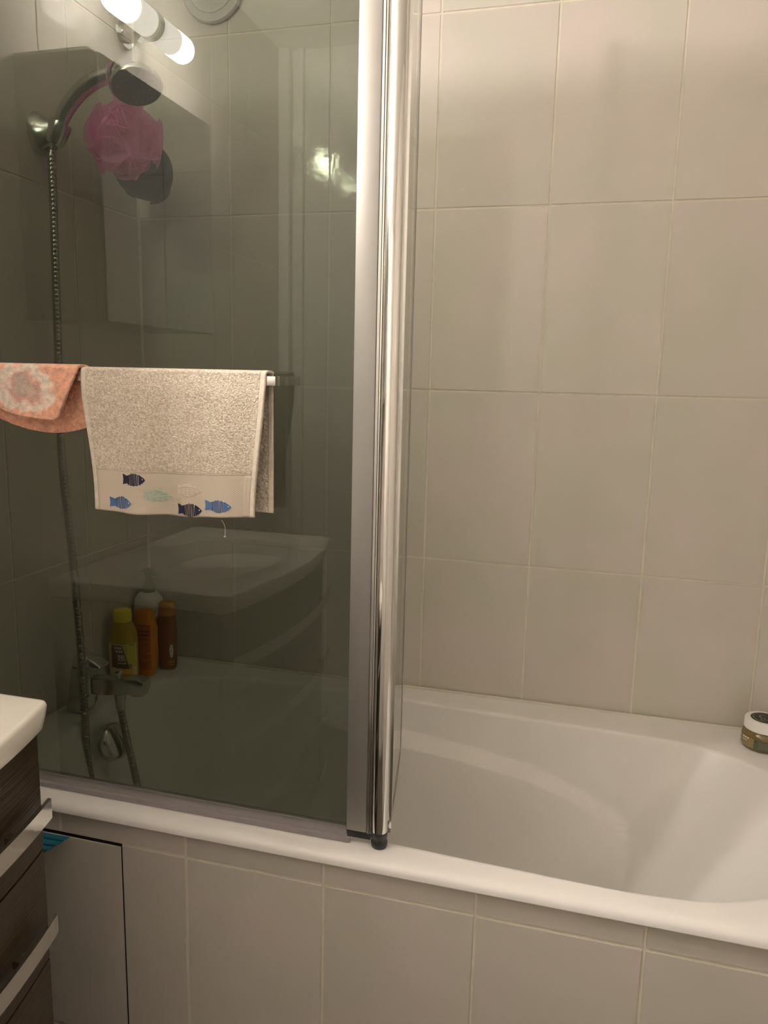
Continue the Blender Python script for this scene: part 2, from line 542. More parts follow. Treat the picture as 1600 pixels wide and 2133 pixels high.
inner_ctrl = [(0.088, -0.26), (0.0995, -0.198), (0.140, -0.146), (0.212, -0.110), (0.306, -0.085), (0.433, -0.078), (0.56, -0.080),
              (0.745, -0.084), (0.92, -0.094), (1.14, -0.102), (1.26, -0.107), (1.36, -0.115), (1.434, -0.14), (1.505, -0.200),
              (1.556, -0.29), (1.565, -0.38), (1.545, -0.47), (1.50, -0.556), (1.435, -0.614), (1.36, -0.648), (1.29, -0.660),
              (1.20, -0.664), (1.0, -0.656), (0.85, -0.650), (0.60, -0.648), (0.40, -0.645), (0.25, -0.628), (0.15, -0.58),
              (0.10, -0.50), (0.086, -0.38)]
inner_poly = [Vector((p.x, p.y)) for p in catmull([(x, y, 0) for x, y in inner_ctrl], 6, True)]
TC = Vector((0.84, -0.37))
X0, X1, Y0, Y1 = 0.004, ROOM_X - 0.004, -0.714, -0.004
rect = [Vector((X0, Y0)), Vector((X1, Y0)), Vector((X1, Y1)), Vector((X0, Y1))]
angs = sorted([2 * PI * k / 260 for k in range(260)] + [math.atan2(p.y - TC.y, p.x - TC.x) % (2 * PI) for p in rect])
def bottom_pt(p):
    """plan position of the foot of the inner wall below rim point p"""
    x = lerp(0.23, 1.16, (p.x - 0.086) / (1.565 - 0.086))
    y = lerp(-0.545, -0.205, (p.y + 0.664) / (0.664 - 0.078))
    return Vector((x, y))
def arm_line(x): return interp([0.3, 0.73, 0.89, 1.05, 1.148, 1.23, 1.262], [0.49, 0.489, 0.478, 0.454, 0.421, 0.386, 0.355], x)
def arm_w(x): return interp([0.52, 0.68, 0.75, 0.92, 1.05, 1.15, 1.23, 1.265], [0.0, 0.055, 0.058, 0.050, 0.042, 0.027, 0.010, 0.0], x)
rings = []
NZ = 130
outer = [polygon_ray(rect, TC, a) for a in angs]
inner = [polygon_ray(inner_poly, TC, a) for a in angs]
def off(p, q, d):
    v = q - p
    return p + v.normalized() * d
# under-lip, outer face, rounded shoulder, flat rim
def rect_in(p, d):
    return Vector((min(max(p.x, X0 + d), X1 - d), min(max(p.y, Y0 + d), Y1 - d)))
def front_in(p, d):
    return Vector((p.x, max(p.y, Y0 + d)))
for d, z in ((0.012, 0.5415), (0.002, 0.5400), (0.0, 0.5425), (0.0006, 0.5485), (0.0035, 0.5535), (0.009, 0.5572), (0.017, 0.5592), (0.026, 0.5600)):
    rings.append([Vector((*front_in(p, d), z if p.y < Y0 + max(d, 1e-4) else (0.5600 if z > 0.541 else z))) for p in outer])
rings.append([Vector((*lerp(front_in(o, 0.026), i, 0.6), 0.5600)) for o, i in zip(outer, inner)])
rings.append([Vector((*off(i, o, 0.012), 0.5602)) for o, i in zip(outer, inner)])
rings.append([Vector((*off(i, o, 0.005), 0.5594)) for o, i in zip(outer, inner)])
rings.append([Vector((*off(i, o, 0.001), 0.5570)) for o, i in zip(outer, inner)])
ZB = 0.155
for k in range(1, NZ + 1):
    t = k / NZ
    z = 0.5570 - (0.5570 - ZB) * t
    r = []
    for i in inner:
        b = bottom_pt(i)
        # back and front walls fall steeply, then round into the floor
        right = sstep(1.05, 1.5, i.x)
        s = lerp(t * 0.60 + 0.40 * t ** 7, t * 0.93 + 0.07 * t ** 5, right)
        p = lerp(i, b, s)
        side = sstep(0.09, 0.20, abs(i.y + 0.37))
        inward = -1.0 if i.y > -0.37 else 1.0
        wv = arm_w(p.x) * side
        if wv > 0:
            zl = arm_line(p.x)
            p = Vector((p.x, p.y + inward * wv * sstep(zl + 0.003, zl - 0.013, z) * (1 - 0.5 * sstep(zl - 0.013, ZB, z))))
        r.append(Vector((p.x, p.y, z)))
    rings.append(r)
last = rings[-1]
cb = Vector((0.68, -0.37, ZB))
for f, dz in ((0.96, -0.006), (0.88, -0.010), (0.6, -0.012), (0.3, -0.014)):
    rings.append([Vector((lerp(cb.x, p.x, f), lerp(cb.y, p.y, f), ZB + dz)) for p in last])
tub = thing('bathtub', 'white built-in acrylic bathtub with a rolled front rim and moulded armrest', 'bathtub', (0, 0, 0))
bm = bmesh.new()
rings_to_bm(bm, rings, True, False, True)
bm_obj('tub_shell', bm, 'acrylic', tub, smooth=True)
# silicone bead along the tiled walls
bm = bmesh.new()
tube(bm, [(0.0065, -0.70, 0.5608), (0.0065, -0.0065, 0.5608), (0.5, -0.0062, 0.5608), (1.1, -0.0065, 0.5608), (1.6935, -0.0065, 0.5608), (1.6935, -0.70, 0.5608)], 0.0044, 8)
bm_obj('sealant_bead', bm, 'sealant', tub, smooth=True)
# overflow control on the tap end
bm = bmesh.new()
oc = Vector((0.118, -0.372, 0.492)); on = Vector((0.93, 0.0, 0.36)).normalized()
lathe(bm, [(0.040, 0.0), (0.042, 0.003), (0.042, 0.020), (0.039, 0.026), (0.032, 0.030), (0.001, 0.0315)], 40, oc, on)
kn = bm_obj('overflow_knob', bm, 'chrome_dull', tub, smooth=True)
bm = bmesh.new()
sd = on.cross(Vector((0, 1, 0))).normalized()
tube(bm, [oc + on * 0.028 - sd * 0.032, oc + on * 0.035, oc + on * 0.028 + sd * 0.032], [0.003, 0.0045, 0.003], 10)
bm_obj('grip_ridge', bm, 'chrome_dull', kn, smooth=True)

# ------------------------------------------------------------------ glass bath screen
ZT = 2.044
scr = thing('bath_screen', 'hinged smoked glass bath screen with aluminium and chrome posts on the bathtub rim', 'bath screen', (0.42, YG, RIM))
def sc(o): return o
gp = sc(box_obj('glass_pane', (0.012, 0.790, YG - 0.003, YG + 0.003, 0.579, ZT), 'pane', scr))
gp['label'] = 'large smoked grey glass pane filmed with limescale'
sc(box_obj('wall_profile', (0.0005, 0.026, YG - 0.011, YG + 0.011, 0.566, ZT + 0.004), 'alu', scr, bev=0.002))
sc(box_obj('post_profile', (0.7815, 0.8150, YG - 0.010, YG + 0.010, 0.584, ZT + 0.004), 'alu', scr, bev=0.0012))
bm = bmesh.new()
for k, (a, b, d) in enumerate(((0.8152, 0.8176, 0.007), (0.8178, 0.8200, 0.009), (0.8202, 0.8228, 0.007))):
    box(bm, a, b, YG - d, YG + d, 0.582, ZT + 0.003, bev=0.0005)
sc(bm_obj('hinge_strip', bm, 'steel', scr))
bm = bmesh.new()
lathe(bm, [(0.0132, 0.588), (0.0132, ZT + 0.002), (0.012, ZT + 0.004)], 40, (0.8362, YG - 0.002, 0))
sc(bm_obj('hinge_tube', bm, 'chrome', scr, smooth=True))
bm = bmesh.new()
lathe(bm, [(0.0124, 0.5605), (0.0135, 0.564), (0.0138, 0.570), (0.0126, 0.572), (0.0126, 0.578), (0.0136, 0.580), (0.0136, 0.5878), (0.001, 0.5879)], 36, (0.8362, YG - 0.002, 0))
sc(bm_obj('tube_foot', bm, 'black', scr, smooth=True))
# bottom seal, in two lips
bm = bmesh.new()
box(bm, 0.026, 0.7800, YG - 0.0048, YG + 0.0048, 0.5700, 0.5865, bev=0.0008)
box(bm, 0.026, 0.7880, YG - 0.0115, YG - 0.0030, 0.5612, 0.5705, bev=0.0012)
sc(bm_obj('bottom_seal', bm, 'seal', scr))
sc(box_obj('post_foot', (0.782, 0.822, YG - 0.0065, YG + 0.0065, 0.5705, 0.5835), 'black', scr))
# folded-in second leaf
A = Vector((0.8450, -0.648)); B = Vector((0.7925, -0.358))
d2 = (B - A).normalized(); n2 = Vector((-d2.y, d2.x))
def leaf(name, s0, s1, th, z0, z1, mat, bev=0.0):
    bm = bmesh.new()
    pa, pb = A + d2 * s0, A + d2 * s1
    q = [pa + n2 * th, pb + n2 * th, pb - n2 * th, pa - n2 * th]
    lo = [bm.verts.new((p.x, p.y, z0)) for p in q]; hi = [bm.verts.new((p.x, p.y, z1)) for p in q]
    bm.faces.new(lo[::-1]); bm.faces.new(hi)
    for i in range(4):
        bm.faces.new((lo[i], lo[(i + 1) % 4], hi[(i + 1) % 4], hi[i]))
    return sc(bm_obj(name, bm, mat, scr))
leaf('leaf_profile', 0.0, 0.022, 0.006, 0.582, ZT + 0.003, 'steel')
leaf('leaf_pane', 0.0225, 0.284, 0.003, 0.580, ZT, 'clear')
leaf('leaf_edge_seal', 0.2842, 0.2945, 0.004, 0.580, ZT, 'seal')
leaf('leaf_bottom_seal', 0.012, 0.284, 0.0042, 0.5665, 0.5798, 'seal')
# towel bar on the outside of the pane
tb = sc(box_obj('towel_bar', (0.170, 0.6755, -0.7200, -0.7060, 1.3055, 1.3200), 'chrome', scr, bev=0.0012))
for xa, xb in ((0.170, 0.184), (0.6615, 0.6755)):
    box_obj('bar_bracket', (xa, xb, -0.7059, YG - 0.0031, 1.3055, 1.3200), 'chrome', tb, bev=0.0008)

# ------------------------------------------------------------------ bath mixer on the tap-end ledge
YM = -0.370
mix = thing('bath_mixer', 'single-lever chrome bath mixer tap standing on the end ledge of the bathtub', 'tap', (0.05, YM, RIM))
bm = bmesh.new()
prism_xz(bm, [(0.0235, 0.5605), (0.0700, 0.5605), (0.0710, 0.585), (0.0760, 0.600), (0.0900, 0.6085), (0.0900, 0.650), (0.0835, 0.656), (0.0785, 0.6675),
              (0.0420, 0.6675)], YM - 0.023, YM + 0.023, bev=0.006, seg=3)
bm_obj('body', bm, 'chrome_dull', mix, smooth=True)
bm = bmesh.new()
prism_xz(bm, [(0.0905, 0.6090), (0.130, 0.6130), (0.185, 0.6225), (0.1955, 0.6225), (0.1965, 0.6170), (0.2145, 0.6190), (0.2200, 0.6400), (0.2215, 0.6530),
              (0.205, 0.6585), (0.165, 0.6540), (0.120, 0.6480), (0.0905, 0.6470)], YM - 0.0165, YM + 0.0165, bev=0.004, seg=3)
sp = bm_obj('spout', bm, 'chrome_dull', mix, smooth=True)
bm = bmesh.new()
prism_xz(bm, [(0.0418, 0.6678), (0.0600, 0.6678), (0.0780, 0.6678), (0.0850, 0.6672), (0.0960, 0.6690), (0.1130, 0.6715), (0.1160, 0.6765), (0.1000, 0.6860),
              (0.0780, 0.6950), (0.0580, 0.6980), (0.0465, 0.6930)], YM - 0.019, YM + 0.019, bev=0.005, seg=3)
bm_obj('lever', bm, 'chrome', mix, smooth=True)
bm = bmesh.new()
lathe(bm, [(0.0055, 0.650), (0.0055, 0.6590), (0.0105, 0.6600), (0.0112, 0.6640), (0.0100, 0.6690), (0.0010, 0.6700)], 24, (0.148, YM, 0))
bm_obj('diverter_knob', bm, 'chrome', mix, smooth=True)

# ------------------------------------------------------------------ shower bracket, hand shower with hose
YS = -0.352
br = thing('shower_bracket', 'conical chrome shower bracket fixed to the tiled wall above the tap', 'bracket', (0.0, YS, 1.795))
bm = bmesh.new()
rr = []
for t in range(9):
    u = t / 8
    c = Vector((0.0003 + 0.046 * u, YS - 0.004 * u, lerp(1.795, 1.797, u)))
    ry = lerp(0.038, 0.017, u ** 1.7); rz = lerp(0.043, 0.0205, u ** 1.35)
    rr.append([c + Vector((0, ry * math.cos(2 * PI * i / 32), rz * math.sin(2 * PI * i / 32) - 0.006 * math.sin(PI * u))) for i in range(32)])
rings_to_bm(bm, rr)
bm_obj('cone', bm, 'chrome_dull', br, smooth=True)
hd = Vector((0.50, 0.0, 0.866)).normalized()
HC = Vector((0.0480, YS - 0.004, 1.7980))
bm = bmesh.new()
lathe(bm, [(0.0195, -0.026), (0.0215, -0.020), (0.0225, 0.010), (0.0205, 0.018), (0.0160, 0.019)], 32, HC, hd)
bm_obj('socket', bm, 'chrome_dull', br, smooth=True)

hs = thing('hand_shower', 'chrome hand shower resting in its bracket, ribbed metal hose hanging down to the tap', 'shower', (0.05, YS, 1.76))
hp = catmull([HC + hd * 0.012, (0.0680, YS - 0.004, 1.8340), (0.1020, YS - 0.003, 1.8680), (0.1416, YS - 0.002, 1.8880), (0.1800, YS, 1.8950), (0.2080, YS, 1.8900)], 8)
bm = bmesh.new()
n_ = len(hp)
tube(bm, hp, [interp([0, 0.15, 0.5, 0.85, 1.0], [0.0125, 0.0150, 0.0165, 0.0155, 0.018], i / (n_ - 1)) for i in range(n_)], 20)
bm_obj('handle', bm, 'chrome_dull', hs, smooth=True)
hn = Vector((0.30, -0.30, -0.90)).normalized()
hc = Vector((0.2290, YS - 0.004, 1.8760))
bm = bmesh.new()
lathe(bm, [(0.010, -0.022), (0.026, -0.018), (0.042, -0.008), (0.0495, 0.003), (0.0505, 0.008), (0.0490, 0.0115)], 40, hc, hn)
hh = bm_obj('head', bm, 'chrome_dull', hs, smooth=True)
bm = bmesh.new()
lathe(bm, [(0.0482, 0.0117), (0.0470, 0.0138), (0.001, 0.0145)], 40, hc, hn)
q = Vector((0, 0, 1)).rotation_difference(hn)
for rad, cnt in ((0.012, 8), (0.024, 14), (0.036, 20)):
    for k in range(cnt):
        a = 2 * PI * k / cnt
        lathe(bm, [(0.0013, 0.0140), (0.0009, 0.0166)], 6, hc + q @ Vector((rad * math.cos(a), rad * math.sin(a), 0)), hn)
bm_obj('spray_face', bm, 'black', hh, smooth=True)
# hose: from the handle foot down into the tub and back up to the mixer
hose_ctrl = [HC - hd * 0.022, HC - hd * 0.035 + Vector((0.003, -0.002, -0.01)), (0.0340, -0.362, 1.740), (0.0430, -0.375, 1.630), (0.0496, -0.390, 1.391), (0.0535, -0.401, 1.143), (0.0785, -0.415, 0.941),
             (0.0964, -0.425, 0.732), (0.1000, -0.427, 0.600), (0.1130, -0.432, 0.430), (0.1800, -0.440, 0.270), (0.2350, -0.425, 0.250), (0.2260, -0.395, 0.330),
             (0.1950, -0.378, 0.394), (0.1800, -0.371, 0.440), (0.1650, -0.370, 0.506), (0.1545, -0.370, 0.560), (0.1520, -0.370, 0.585)]
path = catmull(hose_ctrl, 12)
fine = []
pitch = 0.0018
acc = 0.0
for a, b in zip(path[:-1], path[1:]):
    L_ = (b - a).length
    while acc < L_:
        fine.append(a.lerp(b, acc / L_)); acc += pitch
    acc -= L_
prof = [0.0070, 0.0080, 0.0084, 0.0084, 0.0080]
bm = bmesh.new()
tube(bm, fine, [prof[i % 5] for i in range(len(fine))], 12)
bm_obj('hose', bm, 'hose', hs, smooth=True)
bm = bmesh.new()
lathe(bm, [(0.0085, 0.0), (0.0105, 0.006), (0.0110, 0.016), (0.0128, 0.034), (0.0128, 0.0385)], 20, (0.1518, YM, 0.5760))
bm_obj('hose_nut', bm, 'chrome_dull', hs, smooth=True)

# ------------------------------------------------------------------ bath sponges (net puffs)
def puff(name, label, centre, R, mat, seed, cord):
    rnd = random.Random(seed)
    t = thing(name, label, 'bath sponge', centre)
    bm = bmesh.new()
    c = Vector(centre)
    for k in range(13):
        nrm = Vector((rnd.uniform(-1, 1), rnd.uniform(-1, 1), rnd.uniform(-1, 1))).normalized()
        u = nrm.orthogonal().normalized(); v = nrm.cross(u)
        m1, m2 = rnd.choice((3, 4, 5)), rnd.choice((6, 7, 8))
        p1, p2, p3 = (rnd.uniform(0, 2 * PI) for _ in range(3))
        a1 = rnd.uniform(0.42, 0.62)
        Rk = R * rnd.uniform(0.72, 1.0)
        NU, NV = 120, 9
        rows_ = []
        for iv in range(NV):
            w = iv / (NV - 1)
            row = []
            for iu in range(NU):
                th = 2 * PI * iu / NU
                e = w ** 1.1
                lat = e * (a1 * math.sin(m1 * th + p1) + 0.24 * math.sin(m2 * th + p2)) + 0.15 * math.sin(2 * th + p3)
                thx = th + 0.30 * e * math.sin(m2 * th + p3)
                r = Rk * (0.20 + 0.80 * w) * (0.90 + 0.10 * math.sin(m1 * th + p2))
                d = (math.cos(lat) * (math.cos(thx) * u + math.sin(thx) * v) + math.sin(lat) * nrm)
                row.append(c + d * r)
            rows_.append(row)
        rings_to_bm(bm, rows_, True, False, False)
        edge = rows_[-1]
        tube(bm, edge + edge[:1], 0.0011, 5, cap=False)      # thicker rolled edge of each ruffle
    bmesh.ops.recalc_face_normals(bm, faces=bm.faces)
    bm_obj('ruffles', bm, mat, t, smooth=True, recalc=False)
    bm = bmesh.new()
    tube(bm, catmull(cord, 8), 0.0016, 6)
    bm_obj('hanging_cord', bm, mat, t, smooth=True)
    return t
def net_mat(name, col, open_):
    m, nt, b = new_mat(name)
    L, N = nt.links, nt.nodes
    N.remove(b)
    out = [n for n in N if n.type == 'OUTPUT_MATERIAL'][0]
    df = N.new('ShaderNodeBsdfDiffuse'); df.inputs[0].default_value = (*col, 1)
    tl = N.new('ShaderNodeBsdfTranslucent'); tl.inputs[0].default_value = (*col, 1)
    tr = N.new('ShaderNodeBsdfTransparent')
    m1 = N.new('ShaderNodeMixShader'); m1.inputs[0].default_value = 0.45
    m2 = N.new('ShaderNodeMixShader'); m2.inputs[0].default_value = open_
    L.new(df.outputs[0], m1.inputs[1]); L.new(tl.outputs[0], m1.inputs[2])
    L.new(m1.outputs[0], m2.inputs[1]); L.new(tr.outputs[0], m2.inputs[2])
    L.new(m2.outputs[0], out.inputs[0])
    return m
M['pinknet'] = net_mat('pink_net', (0.96, 0.46, 0.80), 0.40)
M['darknet'] = net_mat('charcoal_net', (0.050, 0.047, 0.050), 0.30)
puff('bath_sponge', 'ruffled pink net bath sponge hanging from the shower head', (0.158, -0.290, 1.792), 0.086, 'pinknet', 3,
     [(0.160, -0.300, 1.865), (0.164, -0.325, 1.895), (0.172, -0.345, 1.9150), (0.176, -0.368, 1.905), (0.172, -0.366, 1.880), (0.162, -0.320, 1.855)])
puff('bath_sponge', 'ruffled charcoal net bath sponge hanging behind the pink one', (0.100, -0.122, 1.775), 0.070, 'darknet', 11,
     [(0.102, -0.130, 1.846), (0.140, -0.230, 1.872), (0.183, -0.338, 1.9160), (0.188, -0.370, 1.905), (0.180, -0.360, 1.880), (0.140, -0.230, 1.852), (0.104, -0.132, 1.842)])

# ------------------------------------------------------------------ bottles in the corner of the bathtub
def ring_se(cx, cy_, z, rx, ry, e=2.0, n=40, rot=0.0):
    out = []
    for i in range(n):
        a = 2 * PI * i / n
        ca, sa = math.cos(a), math.sin(a)
        x = rx * math.copysign(abs(ca) ** (2 / e), ca); y = ry * math.copysign(abs(sa) ** (2 / e), sa)
        out.append(Vector((cx + x * math.cos(rot) - y * math.sin(rot), cy_ + x * math.sin(rot) + y * math.cos(rot), z)))
    return out
def loft(name, secs, cx, cy_, z0, mat, parent, e=2.0, rot=0.0, n=40):
    bm = bmesh.new()
    rings_to_bm(bm, [ring_se(cx, cy_, z0 + z, rx, ry, e, n, rot) for z, rx, ry in secs])
    return bm_obj(name, bm, mat, parent, smooth=True)
def wrap_patch(name, cx, cy_, z0, z1, rx, ry, e, rot, a0, a1, mat, parent, off_=0.0007, shape=None, nu=20, nv=2):
    """a printed label following a bottle's side between two angles"""
    bm = bmesh.new()
    grid = []
    for iv in range(nv + 1):
        row = []
        for iu in range(nu + 1):
            a = lerp(a0, a1, iu / nu); z = lerp(z0, z1, iv / nv)
            if shape: a, z = shape(iu / nu, iv / nv)
            ca, sa = math.cos(a), math.sin(a)
            x = (rx + off_) * math.copysign(abs(ca) ** (2 / e), ca); y = (ry + off_) * math.copysign(abs(sa) ** (2 / e), sa)
            row.append(bm.verts.new((cx + x * math.cos(rot) - y * math.sin(rot), cy_ + x * math.sin(rot) + y * math.cos(rot), z)))
        grid.append(row)
    for r0, r1 in zip(grid[:-1], grid[1:]):
        for i in range(nu):
            bm.faces.new((r0[i], r0[i + 1], r1[i + 1], r1[i]))
    return bm_obj(name, bm, mat, parent, smooth=True)

M['yellow'] = pbr('yellow_plastic', (0.50, 0.33, 0.02), 0.35)
M['yellow_cap'] = pbr('yellow_cap', (0.95, 0.75, 0.03), 0.35)
M['lab_cream'] = pbr('cream_label', (0.80, 0.68, 0.38), 0.5)
M['lab_brown'] = pbr('brown_print', (0.18, 0.085, 0.035), 0.5)
M['lab_lime'] = pbr('lime_print', (0.62, 0.55, 0.06), 0.5)
M['lab_orange'] = pbr('orange_print', (0.85, 0.42, 0.06), 0.5)
M['orange'] = pbr('orange_plastic', (0.74, 0.23, 0.008), 0.3)
M['amber'] = pbr('amber_plastic', (0.26, 0.08, 0.010), 0.2, coat=0.4)
M['amber_cap'] = pbr('amber_cap', (0.55, 0.25, 0.03), 0.25)
M['maroon'] = pbr('maroon_print', (0.10, 0.02, 0.015), 0.5)
M['white_pl'] = pbr('white_plastic', (0.85, 0.83, 0.79), 0.35)
M['green_pl'] = pbr('sage_green_plastic', (0.22, 0.27, 0.15), 0.4)
M['print_dark'] = pbr('dark_print', (0.03, 0.035, 0.02), 0.5)
M['print_white'] = pbr('white_print', (0.78, 0.74, 0.66), 0.5)
FR = -PI / 2 + 0.35      # direction facing the room

def lines(parent, cx, cy_, rx, ry, e, rot, rows_, mat):
    """rows of tiny illegible print"""
    rnd = random.Random(5)
    for z, h, a0, a1 in rows_:
        a = a0
        bm = bmesh.new()
        while a < a1:
            w = rnd.uniform(0.05, 0.13)
            b_ = min(a + w, a1)
            vv = []
            for zz in (z, z + h):
                for aa in (a, b_):
                    ca, sa = math.cos(aa), math.sin(aa)
                    x = (rx + 0.0013) * math.copysign(abs(ca) ** (2 / e), ca); y = (ry + 0.0013) * math.copysign(abs(sa) ** (2 / e), sa)
                    vv.append(bm.verts.new((cx + x * math.cos(rot) - y * math.sin(rot), cy_ + x * math.sin(rot) + y * math.cos(rot), zz)))
            bm.faces.new((vv[0], vv[1], vv[3], vv[2]))
            a = b_ + 0.035
        bm_obj('print_line', bm, mat, parent)

# yellow bottle
yx, yy = 0.0425, -0.190
yb = thing('shampoo_bottle', 'yellow shampoo bottle with a round yellow cap and fruit-coloured label', 'bottle', (yx, yy, RIM))
YZ = RIM + 0.0003
ybody = loft('bottle_body', [(0, 0.028, 0.024), (0.003, 0.0320, 0.0275), (0.010, 0.0340, 0.029), (0.105, 0.0340, 0.029), (0.118, 0.0332, 0.0285), (0.132, 0.0305, 0.0265), (0.146, 0.0250, 0.0230), (0.1520, 0.0205, 0.0200), (0.1560, 0.0195, 0.0190)],
             yx, yy, YZ, 'yellow', yb, e=2.4)
loft('cap', [(0.1565, 0.0215, 0.0210), (0.159, 0.0222, 0.0216), (0.180, 0.0220, 0.0214), (0.1835, 0.0205, 0.0200), (0.1840, 0.006, 0.006)], yx, yy, YZ, 'yellow_cap', yb)
lb = wrap_patch('label', yx, yy, YZ + 0.010, YZ + 0.104, 0.0340, 0.029, 2.4, 0, FR - 1.25, FR + 1.25, 'lab_cream', yb)
wrap_patch('label_print', yx, yy, YZ + 0.040, YZ + 0.114, 0.0340, 0.029, 2.4, 0, FR - 0.75, FR + 0.10, 'lab_brown', lb, 0.0010,
           shape=lambda u, v: (lerp(FR - 0.75, FR + lerp(0.55, 0.0, v), u), lerp(YZ + 0.044, YZ + 0.102, v)))
wrap_patch('label_print', yx, yy, YZ + 0.05, YZ + 0.114, 0.0340, 0.029, 2.4, 0, FR + 0.10, FR + 1.15, 'lab_lime', lb, 0.0009,
           shape=lambda u, v: (lerp(FR + lerp(0.56, 0.02, v), FR + 1.15, u), lerp(YZ + 0.044, YZ + 0.102, v)))
wrap_patch('label_print', yx, yy, YZ + 0.016, YZ + 0.044, 0.0340, 0.029, 2.4, 0, FR - 0.5, FR + 0.9, 'lab_orange', lb, 0.0010)
lines(lb, yx, yy, 0.0340, 0.029, 2.4, 0, [(YZ + 0.092, 0.006, FR - 0.45, FR - 0.05), (YZ + 0.084, 0.005, FR - 0.40, FR + 0.02), (YZ + 0.068, 0.010, FR - 0.30, FR + 0.15), (YZ + 0.063, 0.004, FR - 0.30, FR + 0.25), (YZ + 0.055, 0.0035, FR - 0.30, FR + 0.3)], 'print_white')
lines(lb, yx, yy, 0.0340, 0.029, 2.4, 0, [(YZ + 0.0485, 0.004, FR - 0.45, FR + 0.75), (YZ + 0.042, 0.0045, FR - 0.35, FR + 0.75), (YZ + 0.1005, 0.003, FR + 0.62, FR + 1.05)], 'print_dark')
# orange bottle
ox, oy = 0.0685, -0.1345
ob = thing('shampoo_bottle', 'flat orange shampoo bottle between the yellow and the amber bottle', 'bottle', (ox, oy, RIM))
loft('bottle_body', [(0, 0.022, 0.016), (0.003, 0.0250, 0.018), (0.012, 0.0275, 0.0195), (0.060, 0.0305, 0.0205), (0.105, 0.0310, 0.0205), (0.128, 0.0295, 0.020), (0.145, 0.0265, 0.0185), (0.1500, 0.0255, 0.018)],
     ox, oy, YZ, 'orange', ob, e=2.6)
loft('cap', [(0.1503, 0.0250, 0.0176), (0.153, 0.0252, 0.0178), (0.166, 0.0240, 0.0170), (0.1715, 0.0220, 0.0155), (0.1725, 0.017, 0.011)], ox, oy, YZ, 'orange', ob, e=2.6)
lb = wrap_patch('label', ox, oy, YZ + 0.020, YZ + 0.138, 0.0305, 0.0206, 2.6, 0, FR - 0.9, FR + 0.50, pbr('rust_label', (0.50, 0.115, 0.008), 0.4), ob, 0.0010)
lines(lb, ox, oy, 0.0308, 0.0208, 2.6, 0, [(YZ + 0.118, 0.0055, FR - 0.5, FR + 0.35), (YZ + 0.108, 0.0055, FR - 0.5, FR + 0.35), (YZ + 0.098, 0.003, FR - 0.4, FR + 0.25), (YZ + 0.135, 0.0018, FR - 0.6, FR + 0.45), (YZ + 0.085, 0.002, FR - 0.3, FR + 0.25)], 'maroon')
lines(lb, ox, oy, 0.0308, 0.0208, 2.6, 0, [(YZ + 0.062, 0.003, FR + 0.0, FR + 0.45), (YZ + 0.045, 0.002, FR - 0.3, FR + 0.3)], 'lab_orange')
# amber bottle
axx, ayy = 0.0975, -0.078
ab = thing('shampoo_bottle', 'amber brown shampoo bottle with a golden cap, standing against the back tiles', 'bottle', (axx, ayy, RIM))
loft('bottle_body', [(0, 0.021, 0.016), (0.004, 0.0235, 0.0180), (0.014, 0.0250, 0.0190), (0.080, 0.0255, 0.0195), (0.125, 0.0245, 0.0190), (0.1430, 0.0222, 0.0180)], axx, ayy, YZ, 'amber', ab, e=2.2)
loft('cap', [(0.1435, 0.0216, 0.0176), (0.147, 0.0219, 0.0178), (0.170, 0.0206, 0.0168), (0.1785, 0.0178, 0.0146), (0.1808, 0.011, 0.009)], axx, ayy, YZ, 'amber_cap', ab)
lb = wrap_patch('label', axx, ayy, YZ + 0.030, YZ + 0.070, 0.0255, 0.0195, 2.2, 0, FR + 0.1, FR + 0.75, 'print_white', ab, 0.0012,
                shape=lambda u, v: (FR + 0.45 + 0.22 * math.cos(2 * PI * u) * (0.15 + v) * 0.9, YZ + 0.052 + 0.016 * math.sin(2 * PI * u) * (0.15 + v)), nu=24, nv=3)
lines(ab, axx, ayy, 0.0255, 0.0195, 2.2, 0, [(YZ + 0.020, 0.003, FR + 0.05, FR + 0.75), (YZ + 0.014, 0.0025, FR + 0.1, FR + 0.7), (YZ + 0.026, 0.002, FR + 0.2, FR + 0.6)], 'lab_orange')
# white pump bottle
px_, py_ = 0.0415, -0.071
pb = thing('pump_bottle', 'white pump bottle with a sage green dispenser head in the tiled corner', 'bottle', (px_, py_, RIM))
loft('bottle_body', [(0, 0.030, 0.024), (0.004, 0.034, 0.027), (0.020, 0.0380, 0.030), (0.140, 0.0385, 0.0305), (0.166, 0.0380, 0.0300), (0.182, 0.0350, 0.028), (0.194, 0.0260, 0.0235), (0.1990, 0.0175, 0.0175)],
     px_, py_, YZ, 'white_pl', pb, e=2.3)
pump = loft('pump', [(0.1992, 0.0168, 0.0168), (0.202, 0.0172, 0.0172), (0.214, 0.0158, 0.0158), (0.222, 0.0135, 0.0135), (0.229, 0.0085, 0.0085), (0.231, 0.0080, 0.0080), (0.248, 0.0080, 0.0080)], px_, py_, YZ, 'green_pl', pb)
bm = bmesh.new()
prism_xz(bm, [(px_ - 0.0210, YZ + 0.2515), (px_ - 0.0080, YZ + 0.2485), (px_ + 0.0090, YZ + 0.2485), (px_ + 0.0150, YZ + 0.2465), (px_ + 0.0240, YZ + 0.2435), (px_ + 0.0245, YZ + 0.2465),
              (px_ + 0.0140, YZ + 0.2570), (px_ + 0.0020, YZ + 0.2615), (px_ - 0.0090, YZ + 0.2600)], py_ - 0.009, py_ + 0.009, bev=0.0025)
bm_obj('pump_head', bm, 'green_pl', pump, smooth=True)
